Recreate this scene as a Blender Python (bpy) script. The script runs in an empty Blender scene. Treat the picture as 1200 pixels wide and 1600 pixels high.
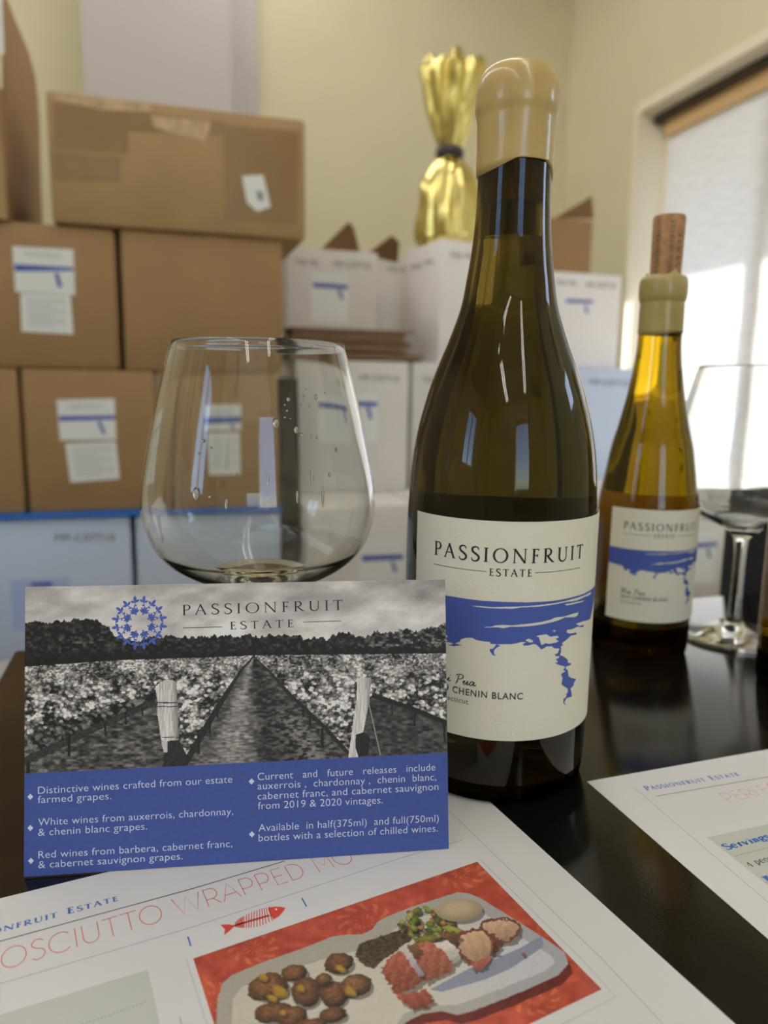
import bpy, bmesh, math, random
import numpy as np
from mathutils import Vector, Matrix

random.seed(7)
C = bpy.context.scene.collection
SC = bpy.context.scene

# ------------------------------------------------------------------ camera
F, PITCH, ROLL, CAMZ = 1160.0, 0.1638, 0.0148, 0.1715      # focal in pixels of a 1200x1600 frame
_c, _s = math.cos(PITCH), math.sin(PITCH)
_cr, _sr = math.cos(ROLL), math.sin(ROLL)
EYE = Vector((0, 0, CAMZ))
_R0, _U0, _F0 = Vector((1, 0, 0)), Vector((0, _s, _c)), Vector((0, _c, -_s))
_R = _R0 * _cr + _U0 * _sr
_U = _U0 * _cr - _R0 * _sr
cam_data = bpy.data.cameras.new('camera')
cam = bpy.data.objects.new('camera', cam_data)
C.objects.link(cam)
m = Matrix.Identity(4)
for i in range(3):
    m[i][0], m[i][1], m[i][2], m[i][3] = _R[i], _U[i], -_F0[i], EYE[i]
cam.matrix_world = m
cam_data.sensor_fit = 'VERTICAL'
cam_data.sensor_height = 36.0
cam_data.sensor_width = 27.0
cam_data.lens = 36.0 * F / 1600.0
cam_data.clip_start = 0.01
cam_data.dof.use_dof = True
cam_data.dof.focus_distance = 0.272
cam_data.dof.aperture_fstop = 8.8
SC.camera = cam

# ------------------------------------------------------------------ colour management, world, sun
SC.view_settings.view_transform = 'Standard'
SC.view_settings.look = 'None'
SC.view_settings.gamma = 1.0
SC.view_settings.use_curve_mapping = False
SC.view_settings.exposure = -0.95
SC.cycles.use_denoising = True
SC.cycles.max_bounces = 14
SC.cycles.transmission_bounces = 14
SC.cycles.glossy_bounces = 6
SC.cycles.diffuse_bounces = 4
SC.cycles.transparent_max_bounces = 12
SC.cycles.sample_clamp_indirect = 6.0

PHI = 0.29                                                # the room and the table are turned this much to the view
UU = Vector((math.cos(PHI), math.sin(PHI), 0))            # along the back wall, to the right
VV = Vector((-math.sin(PHI), math.cos(PHI), 0))           # towards the back wall
WALL_U, WALL_V = 1.70, 3.04                               # right wall and back wall
ROOM_L, ROOM_B = -2.6, -2.6                               # left wall and rear wall
FLOOR_Z, CEIL_Z = -0.74, 2.0
FLOOR_RZ = PHI

world = bpy.data.worlds.new('sky'); SC.world = world
world.use_nodes = True
nt = world.node_tree
sky = nt.nodes.new('ShaderNodeTexSky')
sky.sky_type = 'NISHITA'; sky.sun_disc = False
sky.sun_elevation = math.radians(50); sky.sun_rotation = math.radians(70)
bg = nt.nodes['Background']; bg.inputs['Strength'].default_value = 2.3
nt.links.new(sky.outputs['Color'], bg.inputs['Color'])

sun_data = bpy.data.lights.new('sun', 'SUN')
sun_data.energy = 52.0; sun_data.angle = math.radians(1.2); sun_data.color = (1.0, 0.93, 0.85)
sun = bpy.data.objects.new('sun', sun_data); C.objects.link(sun)
_sd = (-UU * 0.80 + VV * 0.34 + Vector((0, 0, -0.62))).normalized()
sun.rotation_euler = _sd.to_track_quat('-Z', 'Y').to_euler()
LAMP_POWER = 38.0                                          # emission of the ceiling troffers

def ray(px, py):
    x = (px - 600) / F; y = -(py - 800) / F
    return _F0 + _R * x + _U * y
def on_z(px, py, z=0.0):
    d = ray(px, py); return EYE + d * ((z - CAMZ) / d.z)
def on_plane(px, py, P, n):
    d = ray(px, py); return EYE + d * ((P - EYE).dot(n) / d.dot(n))
def on_v(px, py, v):
    return on_plane(px, py, VV * v, VV)
def on_u(px, py, u):
    return on_plane(px, py, UU * u, UU)
def uz(px, py, v):
    p = on_v(px, py, v); return p.dot(UU), p.z
def room(u, v, z):
    return UU * u + VV * v + Vector((0, 0, z))
def on_cyl(px, py, X0, Y0, R):
    """first hit of a pixel's ray with an upright cylinder -> (angle from -Y towards +X, z)"""
    d = ray(px, py)
    a = d.x ** 2 + d.y ** 2; b = -2 * (d.x * X0 + d.y * Y0); c = X0 ** 2 + Y0 ** 2 - R * R
    disc = max(b * b - 4 * a * c, 0.0)
    t = (-b - math.sqrt(disc)) / (2 * a)
    p = EYE + d * t
    return math.atan2(p.x - X0, Y0 - p.y), p.z
def proj_np(P):
    Q = P - np.array(EYE)
    f = Q @ np.array(_F0); x = Q @ np.array(_R); y = Q @ np.array(_U)
    return 600 + F * x / f, 800 - F * y / f

# ------------------------------------------------------------------ materials
def lin(c):
    c = c / 255.0
    return c / 12.92 if c <= 0.04045 else ((c + 0.055) / 1.055) ** 2.4
def rgb(r, g, b, k=1.0):
    return tuple(min(lin(v) * k, 0.92) for v in (r, g, b))
def newmat(name):
    mt = bpy.data.materials.new(name); mt.use_nodes = True
    return mt, mt.node_tree, mt.node_tree.nodes['Principled BSDF']
def mat(name, col, rough=0.6, metal=0.0, noise=0.0, nscale=40.0, bump=0.0, bscale=200.0, spec=0.5, coat=0.0):
    mt, t, b = newmat(name)
    b.inputs['Base Color'].default_value = (*col, 1)
    b.inputs['Roughness'].default_value = rough
    b.inputs['Metallic'].default_value = metal
    b.inputs['Specular IOR Level'].default_value = spec
    b.inputs['Coat Weight'].default_value = coat
    if noise or bump:
        tc = t.nodes.new('ShaderNodeTexCoord')
    if noise:
        n = t.nodes.new('ShaderNodeTexNoise'); n.inputs['Scale'].default_value = nscale
        n.inputs['Detail'].default_value = 5
        t.links.new(tc.outputs['Object'], n.inputs['Vector'])
        r = t.nodes.new('ShaderNodeValToRGB')
        r.color_ramp.elements[0].position = 0.3; r.color_ramp.elements[1].position = 0.7
        r.color_ramp.elements[0].color = (*[v * (1 - noise) for v in col], 1)
        r.color_ramp.elements[1].color = (*[min(v * (1 + noise), 1) for v in col], 1)
        t.links.new(n.outputs['Fac'], r.inputs['Fac']); t.links.new(r.outputs['Color'], b.inputs['Base Color'])
    if bump:
        n2 = t.nodes.new('ShaderNodeTexNoise'); n2.inputs['Scale'].default_value = bscale
        n2.inputs['Detail'].default_value = 4
        t.links.new(tc.outputs['Object'], n2.inputs['Vector'])
        bp = t.nodes.new('ShaderNodeBump'); bp.inputs['Strength'].default_value = bump
        bp.inputs['Distance'].default_value = 0.002
        t.links.new(n2.outputs['Fac'], bp.inputs['Height']); t.links.new(bp.outputs['Normal'], b.inputs['Normal'])
    return mt
def print_mat(name, rough=0.55, spec=0.4):
    """a printed picture: the ink colours sit in the mesh's colour attribute"""
    mt, t, b = newmat(name)
    a = t.nodes.new('ShaderNodeVertexColor'); a.layer_name = 'ink'
    t.links.new(a.outputs['Color'], b.inputs['Base Color'])
    b.inputs['Roughness'].default_value = rough
    b.inputs['Specular IOR Level'].default_value = spec
    return mt
def glass_mat(name, col, ior, rough=0.0):
    mt = bpy.data.materials.new(name); mt.use_nodes = True
    t = mt.node_tree; t.nodes.remove(t.nodes['Principled BSDF'])
    g = t.nodes.new('ShaderNodeBsdfGlass'); g.inputs['Color'].default_value = (*col, 1)
    g.inputs['IOR'].default_value = ior; g.inputs['Roughness'].default_value = rough
    t.links.new(g.outputs['BSDF'], t.nodes['Material Output'].inputs['Surface'])
    return mt

def tinted_glass(name, through, ior):
    mt, t, b = newmat(name)
    b.inputs['Base Color'].default_value = (*through, 1)
    b.inputs['Transmission Weight'].default_value = 1.0
    b.inputs['Roughness'].default_value = 0.0
    b.inputs['IOR'].default_value = ior
    return mt
M = {}
M['wall'] = mat('wall_paint', rgb(220, 212, 180), 0.8, noise=0.03, nscale=2, bump=0.05, bscale=300)
M['pilaster'] = mat('pilaster_paint', rgb(192, 185, 184), 0.8, bump=0.05, bscale=300)
M['ceiling'] = mat('ceiling_tile', rgb(225, 222, 214), 0.9, noise=0.03)
M['floor'] = mat('floor_carpet', rgb(120, 112, 104), 0.9, noise=0.2, nscale=120)
M['trim'] = mat('trim_paint', rgb(238, 228, 208), 0.5)
M['card'] = mat('cardboard', rgb(152, 119, 82), 0.75, noise=0.07, nscale=9, bump=0.08, bscale=60)
M['card2'] = mat('cardboard_pale', rgb(164, 134, 92), 0.7, noise=0.07, nscale=9, bump=0.08, bscale=60)
M['cardin'] = mat('cardboard_inside', rgb(120, 88, 60), 0.8, noise=0.08, nscale=12)
M['cardstack'] = mat('cardboard_stacked', rgb(140, 112, 90), 0.8, noise=0.15, nscale=30)
M['white'] = mat('white_carton', rgb(222, 217, 212), 0.6, noise=0.02, nscale=8)
M['white_lit'] = mat('windowlit_white_carton', rgb(240, 235, 234), 0.55, noise=0.02, nscale=8)  # lighter copy of the white carton, window light put into the colour
M['white_skylit'] = mat('skylit_white_carton', rgb(196, 210, 234), 0.6, noise=0.02, nscale=8)  # white carton again, blue cast of the skylight put into the colour
M['tape'] = mat('packing_tape', rgb(136, 104, 60), 0.28, noise=0.05, nscale=20, bump=0.2, bscale=90)
M['cleartape'] = mat('crinkled_tape', rgb(190, 160, 118), 0.22, noise=0.2, nscale=60, bump=0.8, bscale=120)
M['boxlabel'] = mat('box_label_paper', rgb(232, 234, 232), 0.6)
M['blueink'] = mat('blue_ink', rgb(66, 88, 168), 0.6)
M['paleblue'] = mat('pale_blue_label', rgb(170, 186, 232), 0.6)
M['greyink'] = mat('grey_ink', rgb(120, 122, 124), 0.6)
M['lightgreyink'] = mat('light_grey_ink', rgb(196, 199, 200), 0.6)
M['stencil'] = mat('black_stencil', rgb(62, 62, 66), 0.7)
M['bluesheet'] = mat('blue_plastic', rgb(24, 98, 190), 0.4)
M['table'] = mat('black_tabletop', (0.0045, 0.0042, 0.004), 0.11, noise=0.25, nscale=300, bump=0.02, bscale=900, spec=0.42)
M['black'] = mat('black_fabric', rgb(24, 24, 28), 0.8)
M['blackmetal'] = mat('black_metal', rgb(22, 22, 24), 0.4, metal=0.4)
M['gold'] = mat('gold_foil', (0.80, 0.68, 0.26), 0.24, metal=1.0, bump=0.9, bscale=42)
M['tie'] = mat('dark_ribbon', rgb(52, 46, 60), 0.5)
M['bottle'] = tinted_glass('olive_bottle_glass', (0.085, 0.056, 0.006), 1.42)
M['bottle2'] = tinted_glass('amber_bottle_glass', (0.62, 0.39, 0.008), 1.44)
M['basedark'] = glass_mat('thick_base_glass', (0.10, 0.075, 0.02), 1.45)
M['clear'] = glass_mat('clear_glass', (0.985, 0.99, 0.985), 1.45)
M['wine'] = glass_mat('wine_dregs', (0.97, 0.96, 0.9), 1.2)
M['wax'] = mat('tan_wax', rgb(198, 168, 106), 0.3, noise=0.06, nscale=90, bump=0.06, bscale=160, coat=0.3)
M['wax2'] = mat('olive_wax', rgb(172, 152, 92), 0.35, noise=0.06, nscale=90, bump=0.06, bscale=160, coat=0.2)
M['cork'] = mat('cork', rgb(178, 132, 92), 0.8, noise=0.22, nscale=260, bump=0.2, bscale=400)
M['label'] = mat('cream_label_paper', rgb(240, 234, 214), 0.6, bump=0.12, bscale=700)
M['ink'] = mat('black_ink', rgb(30, 28, 30), 0.5)
M['dimink'] = mat('dark_grey_ink', rgb(74, 72, 72), 0.5)
M['cardstock'] = mat('card_stock', rgb(235, 232, 226), 0.5)
M['cardblue'] = mat('printed_blue_panel', rgb(58, 80, 155), 0.6, noise=0.07, nscale=700)
M['whiteink'] = mat('white_ink', rgb(222, 228, 240), 0.5)
M['emblem'] = mat('emblem_blue', rgb(74, 98, 186), 0.5)
M['paper'] = mat('white_paper', rgb(220, 218, 217), 0.6)
M['redink'] = mat('salmon_ink', rgb(216, 104, 88), 0.6)
M['paleredink'] = mat('pale_salmon_ink', rgb(222, 140, 120), 0.6)
M['fishred'] = mat('fish_red', rgb(214, 70, 54), 0.6)
M['headblue'] = mat('heading_blue', rgb(70, 120, 190), 0.6)
M['servblue'] = mat('heading_blue_deep', rgb(40, 108, 186), 0.6)
M['sage'] = mat('sage_panel', rgb(196, 198, 188), 0.6)
M['photo'] = print_mat('printed_photo', 0.5)
M['photocard'] = print_mat('printed_vineyard', 0.55)

def lamp_mat():
    mt = bpy.data.materials.new('lamp_diffuser'); mt.use_nodes = True
    t = mt.node_tree; t.nodes.remove(t.nodes['Principled BSDF'])
    e = t.nodes.new('ShaderNodeEmission'); e.inputs['Color'].default_value = (0.99, 0.98, 0.95, 1)
    e.inputs['Strength'].default_value = LAMP_POWER
    t.links.new(e.outputs['Emission'], t.nodes['Material Output'].inputs['Surface'])
    return mt
M['lamp'] = lamp_mat()
def pane_mat():
    mt = bpy.data.materials.new('window_pane'); mt.use_nodes = True
    t = mt.node_tree; t.nodes.remove(t.nodes['Principled BSDF'])
    a = t.nodes.new('ShaderNodeBsdfTransparent'); a.inputs['Color'].default_value = (0.93, 0.95, 0.96, 1)
    g = t.nodes.new('ShaderNodeBsdfGlossy'); g.inputs['Roughness'].default_value = 0.02
    mx = t.nodes.new('ShaderNodeMixShader'); mx.inputs['Fac'].default_value = 0.06
    t.links.new(a.outputs['BSDF'], mx.inputs[1]); t.links.new(g.outputs['BSDF'], mx.inputs[2])
    t.links.new(mx.outputs['Shader'], t.nodes['Material Output'].inputs['Surface'])
    return mt
M['pane'] = pane_mat()
def blind_mat():
    mt = bpy.data.materials.new('blind_fabric'); mt.use_nodes = True
    t = mt.node_tree; t.nodes.remove(t.nodes['Principled BSDF'])
    tc = t.nodes.new('ShaderNodeTexCoord')
    mp = t.nodes.new('ShaderNodeMapping'); mp.inputs['Scale'].default_value = (12, 12, 110)
    n = t.nodes.new('ShaderNodeTexNoise'); n.inputs['Scale'].default_value = 1.0; n.inputs['Detail'].default_value = 4
    t.links.new(tc.outputs['Object'], mp.inputs['Vector']); t.links.new(mp.outputs['Vector'], n.inputs['Vector'])
    r = t.nodes.new('ShaderNodeValToRGB')
    r.color_ramp.elements[0].position = 0.3; r.color_ramp.elements[1].position = 0.7
    r.color_ramp.elements[0].color = (0.72, 0.70, 0.69, 1); r.color_ramp.elements[1].color = (0.84, 0.81, 0.80, 1)
    t.links.new(n.outputs['Fac'], r.inputs['Fac'])
    d = t.nodes.new('ShaderNodeBsdfDiffuse'); tr = t.nodes.new('ShaderNodeBsdfTranslucent')
    mx = t.nodes.new('ShaderNodeMixShader'); mx.inputs['Fac'].default_value = 0.2
    t.links.new(r.outputs['Color'], d.inputs['Color']); t.links.new(r.outputs['Color'], tr.inputs['Color'])
    t.links.new(d.outputs['BSDF'], mx.inputs[1]); t.links.new(tr.outputs['BSDF'], mx.inputs[2])
    t.links.new(mx.outputs['Shader'], t.nodes['Material Output'].inputs['Surface'])
    return mt
M['blind'] = blind_mat()
M['tan'] = mat('tan_headrail', rgb(205, 170, 120), 0.6)
M['darkslot'] = mat('dark_rail', rgb(70, 58, 44), 0.6)

# ------------------------------------------------------------------ mesh helpers
class MB:
    def __init__(self): self.v = []; self.f = []
    def add(self, vs, fs):
        n = len(self.v); self.v += [Vector(p) for p in vs]; self.f += [tuple(i + n for i in q) for q in fs]
    def box(self, P, a, b, c):
        """box from corner P along three edge vectors"""
        P, a, b, c = Vector(P), Vector(a), Vector(b), Vector(c)
        vs = [P, P + a, P + a + b, P + b]; vs += [p + c for p in vs]
        fs = [(0, 3, 2, 1), (4, 5, 6, 7), (0, 1, 5, 4), (1, 2, 6, 5), (2, 3, 7, 6), (3, 0, 4, 7)]
        if a.cross(b).dot(c) < 0: fs = [q[::-1] for q in fs]
        self.add(vs, fs)
    def slab(self, poly, n, t):
        """polygon extruded by n*t"""
        k = len(poly); n = Vector(n)
        vs = [Vector(p) for p in poly] + [Vector(p) + n * t for p in poly]
        fs = [tuple(range(k))[::-1], tuple(range(k, 2 * k))] + [(i, (i + 1) % k, k + (i + 1) % k, k + i) for i in range(k)]
        self.add(vs, fs)
    def tube(self, pts, r, seg=10):
        pts = [Vector(p) for p in pts]; rings = []
        for i, p in enumerate(pts):
            d = (pts[min(i + 1, len(pts) - 1)] - pts[max(i - 1, 0)]).normalized()
            a = d.orthogonal().normalized(); b = d.cross(a)
            rr = r[i] if isinstance(r, (list, tuple)) else r
            rings.append([p + (a * math.cos(2 * math.pi * k / seg) + b * math.sin(2 * math.pi * k / seg)) * rr for k in range(seg)])
        vs = [q for g in rings for q in g]; fs = []
        for i in range(len(pts) - 1):
            for k in range(seg):
                fs.append((i * seg + k, i * seg + (k + 1) % seg, (i + 1) * seg + (k + 1) % seg, (i + 1) * seg + k))
        fs += [tuple(range(seg))[::-1], tuple(range((len(pts) - 1) * seg, len(pts) * seg))]
        self.add(vs, fs)
    def lathe(self, prof, X0, Y0, seg=96, flip=False, rfun=None, zfun=None):
        """profile of (r, z) about an upright axis; r = 0 at an end closes it with a fan"""
        vs = []; idx = []
        for i, (r, z) in enumerate(prof):
            if r <= 1e-7:
                idx.append([len(vs)]); vs.append((X0, Y0, z)); continue
            row = []
            for k in range(seg):
                th = 2 * math.pi * k / seg
                rr = r * (rfun(th, z) if rfun else 1.0); zz = zfun(th, i, z) if zfun else z
                row.append(len(vs)); vs.append((X0 + rr * math.sin(th), Y0 - rr * math.cos(th), zz))
            idx.append(row)
        fs = []
        for a, b in zip(idx[:-1], idx[1:]):
            for k in range(seg):
                k2 = (k + 1) % seg
                if len(a) == 1 and len(b) == 1: continue
                if len(a) == 1: q = (a[0], b[k2], b[k])
                elif len(b) == 1: q = (a[k], a[k2], b[0])
                else: q = (a[k], a[k2], b[k2], b[k])
                fs.append(q[::-1] if flip else q)
        self.add(vs, fs)

ROOTM = {}
def link_obj(name, me, material, parent, smooth):
    o = bpy.data.objects.new(name, me)
    if material: me.materials.append(material)
    if smooth:
        for p in me.polygons: p.use_smooth = True
    C.objects.link(o)
    if parent is not None:
        me.transform(ROOTM[parent.name].inverted()); o.parent = parent; ROOTM[o.name] = ROOTM[parent.name]
    else:
        ROOTM[o.name] = Matrix.Identity(4)
    return o
def obj(name, mb, material, parent=None, smooth=False, angle=None):
    me = bpy.data.meshes.new(name)
    me.from_pydata([tuple(p) for p in mb.v], [], mb.f); me.update()
    o = link_obj(name, me, material, parent, smooth)
    if angle is not None:
        for p in me.polygons: p.use_smooth = True
        me.set_sharp_from_angle(angle=math.radians(angle))
    return o
def tag(o, label, cat, group=None):
    o['label'] = label; o['category'] = cat
    if group: o['group'] = group
    return o
def thing(name, label, cat, loc, group=None, rz=0.0):
    o = bpy.data.objects.new(name, None); C.objects.link(o)
    o.empty_display_size = 0.02
    o.location = loc; o.rotation_euler = (0, 0, rz)
    ROOTM[o.name] = Matrix.Translation(Vector(loc)) @ Matrix.Rotation(rz, 4, 'Z')
    return tag(o, label, cat, group)
def struct(name, mb, material, parent=None, **k):
    o = obj(name, mb, material, parent, **k)
    if parent is None: o['kind'] = 'structure'
    return o
def rounded(name, P, a, b, c, r, material, parent=None, seg=2, bulge=0.0, sub=0):
    """bevelled box (optionally with faces that bulge a little)"""
    P, a, b, c = Vector(P), Vector(a), Vector(b), Vector(c)
    bm = bmesh.new(); mb = MB(); mb.box(P, a, b, c)
    vs = [bm.verts.new(p) for p in mb.v]
    for q in mb.f: bm.faces.new([vs[i] for i in q])
    bmesh.ops.bevel(bm, geom=list(bm.edges), offset=r, segments=seg, affect='EDGES', profile=0.5)
    me = bpy.data.meshes.new(name); bm.to_mesh(me); bm.free()
    for p in me.polygons: p.use_smooth = True
    me.set_sharp_from_angle(angle=math.radians(35))
    return link_obj(name, me, material, parent, False)

# ------------------------------------------------------------------ lettering: a serif of strokes, a plain sans, 2-D shapes
class Flat:
    """flat artwork in a plane: 2-D vertices and faces"""
    def __init__(self): self.v = []; self.f = []
    def add(self, vs, fs):
        n = len(self.v); self.v += list(vs); self.f += [tuple(i + n for i in q) for q in fs]
    def stroke(self, pts, w):
        n = len(pts); L = []; Rr = []
        for i, (x, y) in enumerate(pts):
            x0, y0 = pts[max(i - 1, 0)]; x1, y1 = pts[min(i + 1, n - 1)]
            dx, dy = x1 - x0, y1 - y0; l = math.hypot(dx, dy) or 1
            ww = (w[i] if isinstance(w, (list, tuple)) else w) / 2
            nx, ny = -dy / l * ww, dx / l * ww
            L.append((x + nx, y + ny)); Rr.append((x - nx, y - ny))
        self.add(L + Rr, [(n + i, n + i + 1, i + 1, i) for i in range(n - 1)])
    def poly(self, pts):
        self.add(pts, [tuple(range(len(pts)))])
    def rect(self, x0, y0, x1, y1):
        self.poly([(x0, y0), (x1, y0), (x1, y1), (x0, y1)])
    def merge(self, o, sx=1, sy=1, dx=0, dy=0):
        self.add([(x * sx + dx, y * sy + dy) for x, y in o.v], o.f)

def arc(cx, cy, rx, ry, a0, a1, n=14):
    return [(cx + rx * math.cos(math.radians(a0 + (a1 - a0) * i / (n - 1))), cy + ry * math.sin(math.radians(a0 + (a1 - a0) * i / (n - 1)))) for i in range(n)]
def spline(pts, n=6):
    out = []
    for i in range(len(pts) - 1):
        p0, p1, p2, p3 = pts[max(i - 1, 0)], pts[i], pts[i + 1], pts[min(i + 2, len(pts) - 1)]
        for k in range(n):
            t = k / n
            out.append(tuple(0.5 * (2 * p1[j] + (p2[j] - p0[j]) * t + (2 * p0[j] - 5 * p1[j] + 4 * p2[j] - p3[j]) * t * t
                                    + (3 * p1[j] - p0[j] - 3 * p2[j] + p3[j]) * t ** 3) for j in (0, 1)))
    out.append(pts[-1]); return out
def swell(n, lo, hi):
    return [lo + (hi - lo) * math.sin(math.pi * i / (n - 1)) for i in range(n)]

def serif_glyph(ch, bold=1.0):
    g = Flat(); K = 0.13 * bold; T = 0.066 * bold; S = 0.045 * bold; q = 0.10
    def sf(x, y, l=q): g.rect(x - l, y, x + l, y + S) if y < 0.5 else g.rect(x - l, y - S, x + l, y)
    def stem(x, w=K, lo=True, hi=True):
        g.rect(x - w / 2, 0, x + w / 2, 1)
        if lo: sf(x, 0, w / 2 + 0.07)
        if hi: sf(x, 1, w / 2 + 0.07)
    adv = 0.6
    if ch == 'I': stem(0.15); adv = 0.30
    elif ch in 'PR':
        stem(0.17)
        p = [(0.17, 1 - S / 2), (0.32, 1 - S / 2)] + arc(0.33, 0.74, 0.22, 0.245, 85, -85, 14) + [(0.30, 0.49), (0.17, 0.49)]
        g.stroke(p, [T, T] + swell(14, T, K) + [T, T])
        adv = 0.60
        if ch == 'R':
            g.stroke([(0.30, 0.50), (0.46, 0.27), (0.72, 0.01)], [K, K, K * 0.8]); g.rect(0.64, 0, 0.80, S); adv = 0.76
    elif ch == 'A':
        g.stroke([(0.06, 0.0), (0.39, 1.0)], T * 1.15); g.stroke([(0.36, 1.02), (0.72, 0.0)], K)
        g.rect(0.19, 0.35, 0.58, 0.35 + T); sf(0.07, 0, 0.10); sf(0.72, 0, 0.12); adv = 0.80
    elif ch == 'S':
        p = spline([(0.49, 0.80), (0.47, 0.93), (0.32, 1.0), (0.15, 0.94), (0.09, 0.78), (0.17, 0.62), (0.34, 0.50), (0.48, 0.37), (0.52, 0.21), (0.42, 0.05), (0.25, 0.0), (0.10, 0.06), (0.06, 0.22)], 4)
        g.stroke(p, swell(len(p), T * 0.8, K * 1.05)); adv = 0.58
    elif ch in 'OC':
        n = 40; a0, a1 = (0, 360) if ch == 'O' else (42, 322)
        vs = []; fs = []
        for i in range(n + 1):
            a = math.radians(a0 + (a1 - a0) * i / n); ca, sa = math.cos(a), math.sin(a)
            vs += [(0.50 + 0.475 * ca, 0.5 + 0.52 * sa), (0.50 + (0.475 - K) * ca, 0.5 + (0.52 - T) * sa)]
            if i < n: fs.append((2 * i, 2 * i + 2, 2 * i + 3, 2 * i + 1))
        g.add(vs, fs); adv = 1.0 if ch == 'O' else 0.86
        if ch == 'C': g.rect(0.82, 0.72, 0.86, 0.95)
    elif ch == 'N':
        g.rect(0.12 - T / 2, 0, 0.12 + T / 2, 1); g.rect(0.78 - T / 2, 0, 0.78 + T / 2, 1)
        g.stroke([(0.11, 1.0), (0.79, 0.0)], K); sf(0.12, 0, 0.09); sf(0.09, 1, 0.08); sf(0.78, 1, 0.10); adv = 0.92
    elif ch in 'FE':
        stem(0.17); g.rect(0.17, 1 - T, 0.50, 1); g.rect(0.50 - T, 0.86, 0.50, 1)
        g.rect(0.17, 0.50, 0.44, 0.50 + T); g.rect(0.44 - T, 0.43, 0.44, 0.62); adv = 0.54
        if ch == 'E': g.rect(0.17, 0, 0.54, T); g.rect(0.54 - T, 0, 0.54, 0.15); adv = 0.58
    elif ch == 'U':
        p = [(0.17, 1), (0.17, 0.35)] + arc(0.44, 0.33, 0.27, 0.32, 190, 350, 12) + [(0.71, 0.35), (0.71, 1)]
        g.stroke(p, [K, K] + [K + (T - K) * i / 11 for i in range(12)] + [T, T]); sf(0.17, 1, 0.12); sf(0.71, 1, 0.09); adv = 0.86
    elif ch == 'T':
        g.rect(0.36 - K / 2, 0, 0.36 + K / 2, 1); sf(0.36, 0, 0.12); g.rect(0.03, 1 - T, 0.69, 1)
        g.rect(0.03, 0.85, 0.03 + T, 1); g.rect(0.69 - T, 0.85, 0.69, 1); adv = 0.72
    # ---- lower case (x-height .66)
    elif ch == 'e':
        p = [(0.10, 0.36), (0.48, 0.36)] + arc(0.29, 0.33, 0.20, 0.32, 5, 320, 18)
        g.stroke(p, [T, T] + swell(18, T, K)); adv = 0.56
    elif ch == 'r':
        g.rect(0.11, 0, 0.11 + K, 0.65); sf(0.16, 0, 0.12); g.rect(0.03, 0.62, 0.16, 0.65)
        g.stroke([(0.20, 0.48), (0.28, 0.60), (0.40, 0.62)], [T, K, K * 1.2]); adv = 0.46
    elif ch == 'v':
        g.stroke([(0.08, 0.66), (0.29, 0.0)], K); g.stroke([(0.27, 0.0), (0.48, 0.66)], T); g.rect(0.0, 0.63, 0.17, 0.66); g.rect(0.40, 0.63, 0.55, 0.66); adv = 0.55
    elif ch == 'i':
        g.rect(0.11, 0, 0.11 + K, 0.65); sf(0.16, 0, 0.12); g.rect(0.03, 0.62, 0.16, 0.65); g.poly(arc(0.16, 0.84, 0.07, 0.07, 0, 330, 10)); adv = 0.32
    elif ch == 'n':
        g.rect(0.11, 0, 0.11 + K, 0.65); sf(0.16, 0, 0.12); g.rect(0.03, 0.62, 0.16, 0.65)
        g.stroke([(0.19, 0.50), (0.30, 0.62), (0.43, 0.60), (0.47, 0.45), (0.47, 0.0)], [T, T, K, K, K]); sf(0.47, 0, 0.12); adv = 0.62
    elif ch == 'g':
        g.stroke(arc(0.27, 0.45, 0.17, 0.19, 0, 360, 20), K * 0.8)
        g.stroke(spline([(0.15, 0.28), (0.10, 0.16), (0.30, 0.08), (0.46, 0.0), (0.40, -0.18), (0.20, -0.20), (0.08, -0.10), (0.16, 0.02)], 4), K * 0.7)
        g.stroke([(0.40, 0.58), (0.52, 0.64)], K); adv = 0.54
    elif ch == 's':
        p = spline([(0.38, 0.52), (0.34, 0.63), (0.20, 0.65), (0.09, 0.52), (0.20, 0.37), (0.36, 0.24), (0.36, 0.07), (0.20, 0.0), (0.07, 0.14)], 4)
        g.stroke(p, swell(len(p), T, K)); adv = 0.46
    elif ch == 'p':
        g.rect(0.11, -0.25, 0.11 + K, 0.65); sf(0.16, -0.25, 0.12); g.rect(0.03, 0.62, 0.16, 0.65)
        p = arc(0.30, 0.33, 0.21, 0.32, 140, -140, 18); g.stroke(p, swell(18, T, K)); adv = 0.60
    elif ch == 'o':
        g.stroke(arc(0.28, 0.33, 0.20, 0.31, 0, 360, 24), K * 0.85); adv = 0.58
    elif ch == 'l':
        g.rect(0.11, 0, 0.11 + K, 1.0); sf(0.16, 0, 0.12); g.rect(0.03, 0.97, 0.16, 1.0); adv = 0.32
    elif ch == '4':
        g.rect(0.34, -0.1, 0.34 + K, 0.75); g.stroke([(0.40, 0.75), (0.05, 0.18), (0.54, 0.18)], T * 1.2); sf(0.39, -0.1, 0.1); adv = 0.58
    elif ch == ' ': adv = 0.42
    return g, adv
def serif_text(s, track=0.12, bold=1.0, small=None):
    g = Flat(); x = 0.0
    for ch in s:
        k = 1.0
        if small and ch.islower(): k = small; ch = ch.upper()
        gl, adv = serif_glyph(ch, bold)
        g.merge(gl, k, k, x, 0); x += (adv + track) * k
    return g, x - track
_sans_cache = {}
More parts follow.
